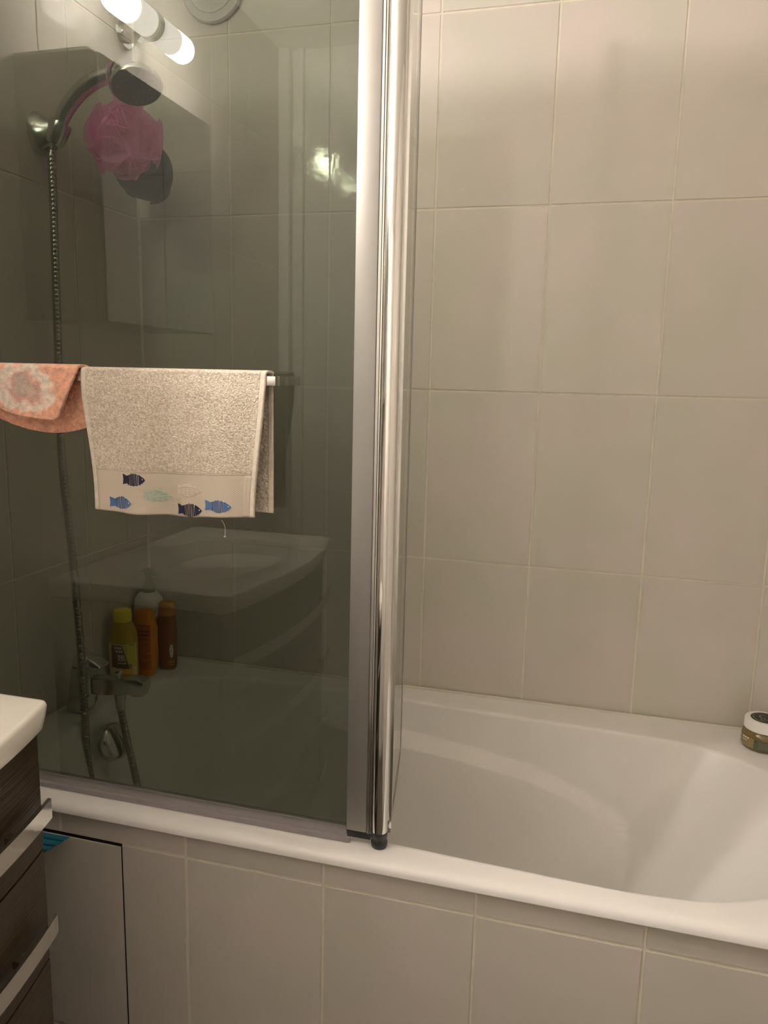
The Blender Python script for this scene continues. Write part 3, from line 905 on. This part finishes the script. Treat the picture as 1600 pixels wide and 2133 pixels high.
wrap_patch('label', px_, py_, YZ + 0.10, YZ + 0.15, 0.0385, 0.0306, 2.3, 0, FR + 0.30, FR + 0.7, 'print_dark', pb, 0.0008,
           shape=lambda u, v: (FR + 0.62 + 0.22 * math.cos(PI + 1.6 * u) * lerp(1, 0.93, v), YZ + 0.125 + 0.034 * math.sin(PI - 1.6 * u) * lerp(1, 0.93, v)))
wrap_patch('label', px_, py_, YZ + 0.118, YZ + 0.142, 0.0385, 0.0306, 2.3, 0, FR + 0.45, FR + 0.75, 'green_pl', pb, 0.0009,
           shape=lambda u, v: (FR + 0.62 + 0.10 * math.cos(2 * PI * u) * v, YZ + 0.128 + 0.013 * math.sin(2 * PI * u) * v), nu=24)

# ------------------------------------------------------------------ cosmetic jar on the far corner ledge
jx, jy = 1.5270, -0.0780
jar = thing('cosmetic_jar', 'low amber jar with a white screw lid on the corner ledge of the bathtub', 'jar', (jx, jy, RIM))
M['jarglass'] = pbr('amber_scrub_jar', (0.17, 0.115, 0.045), 0.12, coat=0.5)
M['jar_label'] = pbr('olive_label', (0.095, 0.105, 0.055), 0.45)
M['jar_label2'] = pbr('tan_label', (0.27, 0.21, 0.10), 0.45)
bm = bmesh.new()
lathe(bm, [(0.036, 0.0), (0.0405, 0.002), (0.0425, 0.007), (0.0428, 0.028), (0.0415, 0.034), (0.0375, 0.0385), (0.0355, 0.0410)], 48, (jx, jy, RIM + 0.0004))
bm_obj('jar_body', bm, 'jarglass', jar, smooth=True)
bm = bmesh.new()
lathe(bm, [(0.0385, 0.0412), (0.0398, 0.0420), (0.0398, 0.0600), (0.0385, 0.0622), (0.0360, 0.0630), (0.001, 0.0630)], 48, (jx, jy, RIM + 0.0004))
lid = bm_obj('lid', bm, 'white_pl', jar, smooth=True)
bm = bmesh.new()
lathe(bm, [(0.0285, 0.0632), (0.0280, 0.0635), (0.0010, 0.0635)], 48, (jx, jy, RIM + 0.0004))
ll = bm_obj('lid_label', bm, 'print_dark', lid, smooth=True)
# pale swirl emblem printed on the lid label
bm = bmesh.new()
def arc(cx, cy_, r0, r1, a0, a1, w, n=20):
    L0 = []
    for i in range(n + 1):
        a = lerp(a0, a1, i / n); r = lerp(r0, r1, i / n)
        ww = w * math.sin(PI * (0.12 + 0.8 * i / n))
        L0.append((bm.verts.new((cx + (r - ww) * math.cos(a), cy_ + (r - ww) * math.sin(a), RIM + 0.0643)),
                   bm.verts.new((cx + (r + ww) * math.cos(a), cy_ + (r + ww) * math.sin(a), RIM + 0.0643))))
    for p, q_ in zip(L0[:-1], L0[1:]):
        bm.faces.new((p[0], p[1], q_[1], q_[0]))
arc(jx, jy, 0.0235, 0.0235, 2.5, 4.6, 0.0008)
arc(jx - 0.003, jy + 0.002, 0.010, 0.004, 1.0, 5.6, 0.0011)
arc(jx + 0.006, jy - 0.006, 0.009, 0.005, 3.0, 7.0, 0.0011)
arc(jx - 0.004, jy - 0.010, 0.006, 0.006, 2.4, 5.0, 0.0009)
bm_obj('lid_print', bm, pbr('grey_print', (0.36, 0.36, 0.31), 0.5), ll if False else lid)
JA = -PI / 2 - 0.25
def jpatch(a0, a1, z0, z1, mat, o_=0.0005, par=jar, name='label'):
    return wrap_patch(name, jx, jy, RIM + z0, RIM + z1, 0.0428, 0.0428, 2.0, 0, a0, a1, mat, par, o_, nu=24)
l1 = jpatch(JA - 0.35, JA + 1.5, 0.007, 0.0275, 'jar_label')
l2 = jpatch(JA - 1.35, JA - 0.36, 0.007, 0.0285, 'jar_label2')
lines(l1, jx, jy, 0.0428, 0.0428, 2.0, 0, [(RIM + 0.0105 + 0.0024 * k, 0.0009, JA - 0.15 + 0.02 * (k % 3), JA + 1.35) for k in range(6)], pbr('olive_print', (0.25, 0.25, 0.17), 0.5))
lines(l1, jx, jy, 0.0428, 0.0428, 2.0, 0, [(RIM + 0.0235, 0.0030, JA - 0.31, JA - 0.18), (RIM + 0.0235, 0.0030, JA + 0.62, JA + 0.80)], 'print_dark')
lines(l2, jx, jy, 0.0428, 0.0428, 2.0, 0, [(RIM + 0.0240, 0.0035, JA - 1.0, JA - 0.62), (RIM + 0.0190, 0.0018, JA - 1.0, JA - 0.72)], 'print_white')

# ------------------------------------------------------------------ beige hand towel with embroidered fish, over the bar
ZTOP = 1.3265
def wave(x, z):
    d = ZTOP - z
    return d * (0.030 * math.sin(x * 46 + 0.6) + 0.020 * math.sin(x * 83 + 2.0) + 0.014 * math.sin(x * 21))
XL = lambda d: 0.3480 + 0.0190 * sstep(0.0, 0.20, d)
XR = lambda d: 0.6620 - 0.0220 * sstep(0.0, 0.23, d)
def front_y(x, z): return -0.7225 - wave(x, z) * 0.9 - 0.004 * sstep(0.0, 0.04, ZTOP - z)
FL, BL, OV = 0.2230, 0.2120, 0.030
def zbot(u): return 1.1030 + 0.006 * (1 - u) * 0 - 0.0045 * math.sin(PI * min(1, u * 1.15)) + 0.003 * u
def towel_pt(u, s):
    """u 0..1 across; s: -BL..0 behind the bar, 0..OV over it, OV..OV+FL in front"""
    if s < 0:
        d = -s
        x = lerp(0.352, 0.6605, u)
        y = -0.6925 - 0.0015 + 0.0035 * sstep(0, 0.05, d) * math.sin(u * 9) * 0.5
        return Vector((x, y, ZTOP - 0.004 - d))
    if s <= OV:
        a = PI * s / OV
        x = lerp(XL(0), XR(0), u)
        return Vector((x, lerp(-0.6940, -0.7225, (1 - math.cos(a)) / 2), ZTOP - 0.004 + 0.004 * math.sin(a)))
    d = s - OV
    k = d / FL
    z = lerp(ZTOP - 0.004, zbot(u), k)
    x = lerp(XL(d), XR(d), u)
    return Vector((x, front_y(x, z), z))
tw = thing('hand_towel', 'beige terry hand towel with six embroidered fish, hung over the screen bar', 'towel', (0.505, -0.71, ZTOP))
def sheet(name, u0, u1, nu, s0, s1, ns, mat, amp=0.0, thick=0.003, lift=0.0, parent=tw, pt=towel_pt, fscale=1.0):
    du, ds = (u1 - u0) / nu, (s1 - s0) / ns
    verts, nrm = [], []
    P = [[pt(u0 + du * i, s0 + ds * j) for i in range(nu + 1)] for j in range(ns + 1)]
    top = []; bot = []
    for j in range(ns + 1):
        for i in range(nu + 1):
            a = P[j][min(i + 1, nu)] - P[j][max(i - 1, 0)]
            b = P[min(j + 1, ns)][i] - P[max(j - 1, 0)][i]
            n_ = a.cross(b)
            n_ = n_.normalized() if n_.length > 1e-12 else Vector((0, -1, 0))
            p = P[j][i]
            h = lift
            if amp:
                q_ = p * fscale
                h += amp * (noise.noise(q_ * 210) * 1.0 + noise.noise(q_ * 430 + Vector((5, 3, 1))) * 0.7 + 0.35 * noise.noise(q_ * 90))
            top.append(p - n_ * 0 + n_ * (thick / 2 + h)); bot.append(p - n_ * (thick / 2))
    n1 = len(top)
    verts = top + bot
    W_ = nu + 1
    faces = []
    for j in range(ns):
        for i in range(nu):
            a = j * W_ + i
            faces.append((a, a + 1, a + W_ + 1, a + W_))
            faces.append((n1 + a, n1 + a + W_, n1 + a + W_ + 1, n1 + a + 1))
    for j in range(ns):
        a = j * W_; b = a + nu
        faces.append((a, a + W_, n1 + a + W_, n1 + a)); faces.append((b, n1 + b, n1 + b + W_, b + W_))
    for i in range(nu):
        a = i; b = ns * W_ + i
        faces.append((a, n1 + a, n1 + a + 1, a + 1)); faces.append((b, b + 1, n1 + b + 1, n1 + b))
    me = bpy.data.meshes.new(name)
    me.from_pydata([tuple(v) for v in verts], [], faces)
    me.update()
    return link(name, me, mat, parent, smooth=True)
S_B = OV + FL * 0.690
sheet('terry_cloth', 0.026, 0.974, 250, -BL, S_B, 330, 'terry', amp=0.0015, thick=0.0032)
sheet('woven_border', 0.026, 0.974, 60, S_B, OV + FL, 24, 'weave', thick=0.0026, lift=-0.0004)
for ua, ub in ((0.0, 0.0262), (0.9738, 1.0)):
    sheet('side_hem', ua, ub, 4, -BL, OV + FL, 130, 'hem', amp=0.00025, thick=0.0034, lift=0.0003)
sheet('border_fold', 0.026, 0.974, 60, S_B - 0.001, S_B + 0.0025, 2, 'hem', thick=0.0030, lift=0.0002)
sheet('border_fold', 0.935, 0.9738, 6, S_B + 0.003, OV + FL - 0.001, 20, 'weave', thick=0.0030, lift=0.0003)

def fish(cx, cz, w, h, mat, style, label):
    """stitched fish lying on the front flap, head towards +x"""
    def half(t):                      # body half height along 0..1
        return h / 2 * (math.sin(PI * min(1, max(0, t)) ** 0.85) ** 0.75)
    def add(bm, pts, lift=0.0024):
        vv = [bm.verts.new((x, front_y(x, z) - lift, z)) for x, z in pts]
        lo = [bm.verts.new((x, front_y(x, z) - lift + 0.0010, z)) for x, z in pts]
        bm.faces.new(vv); n = len(pts)
        for i in range(n):
            bm.faces.new((vv[i], lo[i], lo[(i + 1) % n], vv[(i + 1) % n]))
    rnd = random.Random(int(cx * 1e5))
    bm = bmesh.new()
    x0 = cx - w / 2
    bx0, bx1 = x0 + 0.17 * w, x0 + w
    X = lambda t: lerp(bx0, bx1, t)
    if style == 'bars':
        add(bm, [(x0, cz - h * 0.36), (x0 + 0.05 * w, cz - h * 0.34), (X(0.06), cz - half(0.10)), (X(0.16), cz - half(0.16)), (X(0.16), cz + half(0.16)), (X(0.06), cz + half(0.10)),
                 (x0 + 0.05 * w, cz + h * 0.38), (x0, cz + h * 0.40), (x0 + 0.025 * w, cz)])
        head = [(X(0.72), cz - half(0.72))] + [(X(t), cz - half(t)) for t in (0.8, 0.88, 0.95)] + [(X(1.0), cz)] + [(X(t), cz + half(t)) for t in (0.95, 0.88, 0.8, 0.72)]
        add(bm, head)
        t = 0.185
        while t < 0.71:
            wd = rnd.uniform(0.024, 0.036)
            j0, j1 = rnd.uniform(0.86, 1.03), rnd.uniform(0.86, 1.03)
            sl = rnd.uniform(-0.015, 0.015)
            add(bm, [(X(t - sl), cz - half(t) * j0), (X(t + wd - sl), cz - half(t + wd) * j0), (X(t + wd + sl), cz + half(t + wd) * j1), (X(t + sl), cz + half(t) * j1)])
            t += wd + rnd.uniform(0.030, 0.044)
    else:
        for k in range(7):
            f = -0.92 + 1.84 * k / 6
            top_, bot_ = [], []
            for i in range(25):
                t = i / 24
                lim = half(t) / (h / 2)
                if abs(f) > lim * 1.04 and not (t < 0.15 and abs(f) < 0.75): continue
                z = cz + f * h / 2 + 0.0006 * math.sin(t * 34)
                x = lerp(x0, bx1, t)
                top_.append((x, z + 0.00055)); bot_.append((x, z - 0.00055))
            if len(top_) > 2: add(bm, bot_ + top_[::-1])
    f_ = bm_obj('embroidered_fish', bm, mat, tw)
    f_['label'] = label
    if style == 'bars':
        bm = bmesh.new()
        ex, ez = X(0.90), cz + h * 0.06
        vv = [bm.verts.new((ex + 0.0010 * math.cos(a), front_y(ex, ez) - 0.0030, ez + 0.0010 * math.sin(a))) for a in [2 * PI * k / 10 for k in range(10)]]
        bm.faces.new(vv[::-1])
        bm_obj('eye', bm, 'ivory', f_)
fish(0.4409, 1.1546, 0.0385, 0.0215, 'navy', 'bars', 'small navy stitched fish')
fish(0.4786, 1.1300, 0.0430, 0.0190, 'aqua', 'waves', 'aqua stitched fish in wavy lines')
fish(0.5343, 1.1430, 0.0410, 0.0180, 'ivory', 'waves', 'ivory stitched fish in wavy lines')
fish(0.4161, 1.1165, 0.0425, 0.0210, 'blue', 'bars', 'blue stitched fish near the towel corner')
fish(0.5344, 1.1120, 0.0430, 0.0220, 'navy', 'bars', 'larger navy stitched fish at the hem')
fish(0.5847, 1.1215, 0.0450, 0.0205, 'blue', 'bars', 'blue stitched fish beside the larger navy one')
bm = bmesh.new()
thr = catmull([(0.5915, front_y(0.5915, 1.103), 1.1010), (0.5925, -0.7245, 1.092), (0.5935, -0.7245, 1.083), (0.5930, -0.7245, 1.0735)], 5)
tube(bm, thr, 0.00032, 5)
tube(bm, [(0.5915, -0.7245, 1.0745), (0.5930, -0.7250, 1.0735), (0.5945, -0.7240, 1.0742)], 0.0006, 5)
bm_obj('loose_thread', bm, 'ivory', tw)

# ------------------------------------------------------------------ coral washcloth over the same bar
def coral_mat():
    m, nt, b = new_mat('coral_terry_pattern')
    L, N = nt.links, nt.nodes
    tc = N.new('ShaderNodeTexCoord')
    nz = N.new('ShaderNodeTexNoise'); nz.inputs['Scale'].default_value = 34; nz.inputs['Detail'].default_value = 3
    L.new(tc.outputs['Object'], nz.inputs['Vector'])
    # distance to a blossom-shaped patch centred on the front flap
    sub = N.new('ShaderNodeVectorMath'); sub.operation = 'SUBTRACT'
    L.new(tc.outputs['Object'], sub.inputs[0]); sub.inputs[1].default_value = (0.246, -0.728, 1.292)
    mul = N.new('ShaderNodeVectorMath'); mul.operation = 'MULTIPLY'
    L.new(sub.outputs[0], mul.inputs[0]); mul.inputs[1].default_value = (20.0, 5.0, 29.0)
    ln = N.new('ShaderNodeVectorMath'); ln.operation = 'LENGTH'
    L.new(mul.outputs[0], ln.inputs[0])
    ma = N.new('ShaderNodeMath'); ma.operation = 'MULTIPLY_ADD'
    L.new(nz.outputs['Fac'], ma.inputs[0]); ma.inputs[1].default_value = 1.5
    L.new(ln.outputs['Value'], ma.inputs[2])
    cr = N.new('ShaderNodeValToRGB')
    e = cr.color_ramp.elements
    coral, pale, taupe, rose = (0.76, 0.40, 0.285, 1), (0.78, 0.67, 0.58, 1), (0.50, 0.385, 0.325, 1), (0.64, 0.35, 0.29, 1)
    e[0].position = 0.0; e[0].color = taupe
    e[1].position = 1.0; e[1].color = coral
    for p_, c_ in ((0.48, taupe), (0.58, rose), (0.70, pale), (0.80, pale), (0.90, coral)):
        k = e.new(p_); k.color = c_
    sc_ = N.new('ShaderNodeMath'); sc_.operation = 'MULTIPLY'; sc_.inputs[1].default_value = 0.46
    L.new(ma.outputs[0], sc_.inputs[0]); L.new(sc_.outputs[0], cr.inputs[0])
    n3 = N.new('ShaderNodeTexNoise'); n3.inputs['Scale'].default_value = 110; n3.inputs['Detail'].default_value = 3
    L.new(tc.outputs['Object'], n3.inputs['Vector'])
    mr = N.new('ShaderNodeMapRange'); mr.inputs['From Min'].default_value = 0.3; mr.inputs['From Max'].default_value = 0.7
    mr.inputs['To Min'].default_value = 0.78; mr.inputs['To Max'].default_value = 1.18
    L.new(n3.outputs['Fac'], mr.inputs['Value'])
    hv = N.new('ShaderNodeHueSaturation'); L.new(cr.outputs[0], hv.inputs['Color']); L.new(mr.outputs[0], hv.inputs['Value'])
    L.new(hv.outputs[0], b.inputs['Base Color'])
    b.inputs['Roughness'].default_value = 0.95; b.inputs['Specular IOR Level'].default_value = 0.08
    b.inputs['Sheen Weight'].default_value = 0.4
    n2 = N.new('ShaderNodeTexNoise'); n2.inputs['Scale'].default_value = 380; n2.inputs['Detail'].default_value = 3
    L.new(tc.outputs['Object'], n2.inputs['Vector'])
    bp = N.new('ShaderNodeBump'); bp.inputs['Distance'].default_value = 0.0014
    L.new(n2.outputs['Fac'], bp.inputs['Height']); L.new(bp.outputs[0], b.inputs['Normal'])
    return m
M['coral'] = coral_mat()
ZC = 1.3290
def coral_pt(u, s):
    if s < 0:
        d = -s
        low = 0.085 + 0.020 * math.sin(PI * min(1.0, max(0.0, (u - 0.05) / 1.1)))
        d2_ = d * low / 0.10
        x = lerp(0.158, 0.338, u) + 0.004 * math.sin(d * 60)
        return Vector((x, -0.6935 - 0.004 * math.sin(u * 7) * sstep(0, 0.06, d) * 0.4, ZC - 0.005 - d2_))
    if s <= OV:
        a = PI * s / OV
        x = lerp(0.170, 0.3415, u)
        return Vector((x, lerp(-0.6945, -0.7230, (1 - math.cos(a)) / 2), ZC - 0.005 + 0.005 * math.sin(a)))
    k = (s - OV) / 0.085
    zb = interp([0.0, 0.3, 0.55, 0.8, 0.95, 1.0], [1.268, 1.256, 1.2475, 1.243, 1.2425, 1.2465], u)
    z = lerp(ZC - 0.005, zb, k)
    xr = lerp(0.3415, 0.3040, k ** 1.1)
    xl = lerp(0.170, 0.160, k)
    x = lerp(xl, xr, u)
    return Vector((x, -0.7235 - 0.006 * k - 0.0035 * math.sin(x * 60) * k, z))
wc = thing('washcloth', 'coral pink washcloth with a pale blurred pattern, slung over the screen bar', 'washcloth', (0.25, -0.71, ZC))
sheet('cloth', 0.0, 1.0, 150, -0.100, OV + 0.085, 170, 'coral', amp=0.0022, thick=0.0050, parent=wc, pt=coral_pt, fscale=0.8)

# ------------------------------------------------------------------ vanity, washbasin
YV0, YV1 = -0.940, -1.576
YVC = (YV0 + YV1) / 2
HWV = (YV0 - YV1) / 2
def vfront(y): return 0.452 - 0.042 * ((y - YVC) / HWV) ** 2
van = thing('vanity_unit', 'dark wood-grain vanity unit with bow-fronted drawers and chrome bar handles', 'vanity', (0.2, YVC, 0))
def bow_slab(bm, ya, yb, z0, z1, x_in, x_out, n=24):
    """a slab whose outer face follows the bow; x_in/x_out are functions of y"""
    lo_i, lo_o, hi_i, hi_o = [], [], [], []
    for k in range(n + 1):
        y = lerp(ya, yb, k / n)
        lo_i.append(bm.verts.new((x_in(y), y, z0))); lo_o.append(bm.verts.new((x_out(y), y, z0)))
        hi_i.append(bm.verts.new((x_in(y), y, z1))); hi_o.append(bm.verts.new((x_out(y), y, z1)))
    for k in range(n):
        bm.faces.new((lo_o[k], lo_o[k + 1], hi_o[k + 1], hi_o[k]))
        bm.faces.new((lo_i[k], hi_i[k], hi_i[k + 1], lo_i[k + 1]))
        bm.faces.new((hi_i[k], hi_o[k], hi_o[k + 1], hi_i[k + 1]))
        bm.faces.new((lo_i[k], lo_i[k + 1], lo_o[k + 1], lo_o[k]))
    bm.faces.new((lo_i[0], lo_o[0], hi_o[0], hi_i[0]))
    bm.faces.new((lo_i[n], hi_i[n], hi_o[n], lo_o[n]))
bm = bmesh.new()
for ya, yb in ((YV0 - 0.003, YV0 - 0.021), (YV1 + 0.021, YV1 + 0.003)):
    bow_slab(bm, ya, yb, 0.11, 0.8285, lambda y: 0.002, lambda y: vfront(y) - 0.021, 3)
bow_slab(bm, YV0 - 0.021, YV1 + 0.021, 0.11, 0.128, lambda y: 0.002, lambda y: vfront(y) - 0.021)
bow_slab(bm, YV0 - 0.021, YV1 + 0.021, 0.128, 0.8285, lambda y: 0.002, lambda y: 0.012)
bm_obj('carcass', bm, 'wood', van)
box_obj('plinth', (0.002, 0.36, YV1 + 0.02, YV0 - 0.02, 0.0, 0.1095), 'black', van)
for k, (z0, z1) in enumerate(((0.6465, 0.8230), (0.4700, 0.6430), (0.2935, 0.4665), (0.1130, 0.2900))):
    bm = bmesh.new()
    bow_slab(bm, YV0, YV1, z0, z1, lambda y: vfront(y) - 0.020, vfront)
    es = [e for e in bm.edges if e.is_boundary is False and abs(e.calc_face_angle(0)) > 1.2]
    bmesh.ops.bevel(bm, geom=es, offset=0.0012, segments=1, affect='EDGES')
    dr = bm_obj('drawer', bm, 'wood', van)
    zh = (0.7180, 0.5380, 0.3600, 0.1850)[k]
    bm = bmesh.new()
    bow_slab(bm, YV0 - 0.010, YV1 + 0.010, zh - 0.0145, zh + 0.0145, lambda y: vfront(y) + 0.018, lambda y: vfront(y) + 0.0235)
    es = [e for e in bm.edges if abs(e.calc_face_angle(0)) > 1.2]
    bmesh.ops.bevel(bm, geom=es, offset=0.0012, segments=2, affect='EDGES')
    for y in (YV0 - 0.09, YV1 + 0.09):
        box(bm, vfront(y) + 0.0002, vfront(y) + 0.019, y - 0.006, y + 0.006, zh - 0.006, zh + 0.006)
    bm_obj('handle', bm, 'chrome', dr)

# washbasin top with a moulded bowl
wb = thing('washbasin', 'white bow-fronted moulded washbasin top resting on the dark vanity', 'washbasin', (0.2, YVC, 0.829))
BC = Vector((0.25, YVC))
def bfront(y): return 0.4785 - 0.051 * min(1.0, abs((y - YVC) / 0.323)) ** 2
bo = []
NB = 40
for k in range(NB + 1):
    y = lerp(-1.576, -0.940, k / NB)
    bo.append(Vector((bfront(y), y)))
bo = [Vector((0.003, -1.581))] + [Vector((bfront(-1.576) - 0.006, -1.5805))] + bo + [Vector((bfront(-0.940) - 0.006, -0.9355))] + [Vector((0.003, -0.935))]
bang = sorted([2 * PI * k / 200 for k in range(200)] + [math.atan2(p.y - BC.y, p.x - BC.x) % (2 * PI) for p in (bo[0], bo[-1], bo[2], bo[-3], bo[1], bo[-2])])
bout = [polygon_ray(bo, BC, a) for a in bang]
bell = [BC + Vector((0.155 * math.copysign(abs(math.cos(a)) ** 0.8, math.cos(a)), 0.235 * math.copysign(abs(math.sin(a)) ** 0.8, math.sin(a)))) for a in bang]
br_ = []
ZW = 0.8725
for d, z in ((0.02, 0.8295), (0.0125, 0.8298), (0.0085, 0.833), (0.003, 0.850), (0.0, 0.8655), (0.0015, 0.8700), (0.0050, 0.8722), (0.010, ZW)):
    br_.append([Vector((*lerp(p, BC, d / max((p - BC).length, 1e-6)), z)) for p in bout])
br_.append([Vector((*off(i, o, 0.006), ZW)) for o, i in zip(bout, bell)])
for f, z in ((1.0, ZW - 0.0015), (0.97, ZW - 0.010), (0.90, ZW - 0.045), (0.75, ZW - 0.085), (0.5, ZW - 0.103), (0.2, ZW - 0.108)):
    br_.append([Vector((*lerp(BC, i, f), z)) for i in bell])
bm = bmesh.new()
rings_to_bm(bm, br_, True, True, True)
bm_obj('basin_top', bm, 'ceramic', wb, smooth=True)
bm = bmesh.new()
lathe(bm, [(0.030, 0.0), (0.031, 0.003), (0.024, 0.005), (0.001, 0.006)], 28, (BC.x, BC.y, ZW - 0.108))
bm_obj('drain', bm, 'chrome', wb, smooth=True)

# ------------------------------------------------------------------ mirror cabinet and the lamp over it
mc = thing('mirror_cabinet', 'grey mirror cabinet hung on the tiled wall above the washbasin', 'mirror cabinet', (0, -1.14, 1.42))
box_obj('carcass', (0.0005, 0.166, -1.360, -0.918, 1.420, 1.9230), 'lacquer', mc, bev=0.0015)
for ya, yb in ((-1.360, -1.1405), (-1.1375, -0.920)):
    dd = box_obj('door', (0.1665, 0.1850, ya, yb, 1.420, 1.9120), 'lacquer', mc, bev=0.001)
    box_obj('mirror', (0.1851, 0.1890, ya + 0.0005, yb - 0.0005, 1.4205, 1.9115), 'mirror', dd)

LX, LY, LZ = 0.074, -1.290, 2.118
lamp = thing('mirror_lamp', 'double frosted-tube mirror lamp, lit, on a chrome arm fixed above the mirror cabinet', 'lamp', (0.0, LY, LZ))
bm = bmesh.new()
lathe(bm, [(0.036, 0.0005), (0.036, 0.008), (0.032, 0.012), (0.0225, 0.013), (0.0225, LX - 0.030)], 36, (0.0, LY, LZ - 0.014), (1, 0, 0))
bm_obj('arm', bm, 'chrome', lamp, smooth=True)
bm = bmesh.new()
lathe(bm, [(0.0325, -0.013), (0.0335, -0.012), (0.0335, 0.012), (0.0325, 0.013)], 36, (LX, LY, LZ), (0, 1, 0))
bm_obj('centre_ring', bm, 'chrome', lamp, smooth=True)
HALF = 0.163
M['lamp'] = lamp_mat('lit_frosted_tube', HALF)
for sgn in (1, -1):
    bm = bmesh.new()
    prof_ = [(0.0315, 0.0135), (0.0318, 0.018), (0.0318, HALF - 0.030)]
    for k in range(1, 9):
        a = PI / 2 * k / 8
        prof_.append((max(0.0318 * math.cos(a), 0.0005), HALF - 0.030 + 0.030 * math.sin(a)))
    n = 32
    rg = [[Vector((r * math.cos(2 * PI * i / n), y, r * math.sin(2 * PI * i / n))) for i in range(n)] for r, y in prof_]
    rings_to_bm(bm, rg)
    t_ = bm_obj('frosted_tube', bm, 'lamp', lamp, smooth=True)
    t_.location = (LX, LY, LZ)
    if sgn < 0: t_.rotation_euler = (0, 0, PI)

# ------------------------------------------------------------------ extractor vent cover high on the back wall
vt = thing('vent_cover', 'round white extractor vent cover high on the tiled wall above the tub', 'vent', (0.217, 0, 2.199))
bm = bmesh.new()
lathe(bm, [(0.0680, 0.0), (0.0690, 0.006), (0.0775, 0.0065), (0.0775, 0.0105), (0.0745, 0.0145), (0.0600, 0.0165)], 64, (0.217, -0.0003, 2.199), (0, -1, 0))
M['vent'] = pbr('grey_white_plastic', (0.50, 0.48, 0.475), 0.45)
bm_obj('rim', bm, 'vent', vt, smooth=True)
bm = bmesh.new()
lathe(bm, [(0.0575, 0.0166), (0.0585, 0.0178), (0.0570, 0.0192), (0.001, 0.0215)], 56, (0.217, -0.0003, 2.199), (0, -1, 0))
bm_obj('disc', bm, 'vent', vt, smooth=True)

# ------------------------------------------------------------------ teal cloth jammed in the gap over the access panel
bm = bmesh.new()
rg = []
NU, NV = 40, 16
tri0 = Vector((0.2700, -0.7050, 0.4935)); tri1 = Vector((0.1300, -0.7050, 0.4920)); tri2 = Vector((0.1900, -0.7400, 0.4400))
for j in range(NV + 1):
    v = j / NV
    row = []
    for i in range(NU + 1):
        u = i / NU
        top = tri0.lerp(tri1, u)
        low = tri0.lerp(tri2, u) if True else top
        p = top.lerp(low, v)
        rid = abs(math.sin((v * u) * 19 + 0.4 * math.sin(u * 5)))
        p = p + Vector((0, -0.0035 - 0.0035 * rid - 0.006 * math.sin(PI * v) * u, 0))
        row.append(p)
    rg.append(row)
vv = rings_to_bm(bm, rg, False, False, False)
bmesh.ops.remove_doubles(bm, verts=bm.verts, dist=1e-5)
geom = bmesh.ops.solidify(bm, geom=bm.faces[:], thickness=0.0018)
tc_ = bm_obj('cleaning_cloth', bm, 'teal', None, smooth=True)
tag(tc_, 'ribbed teal cleaning cloth jammed in the gap above the access panel', 'cloth')
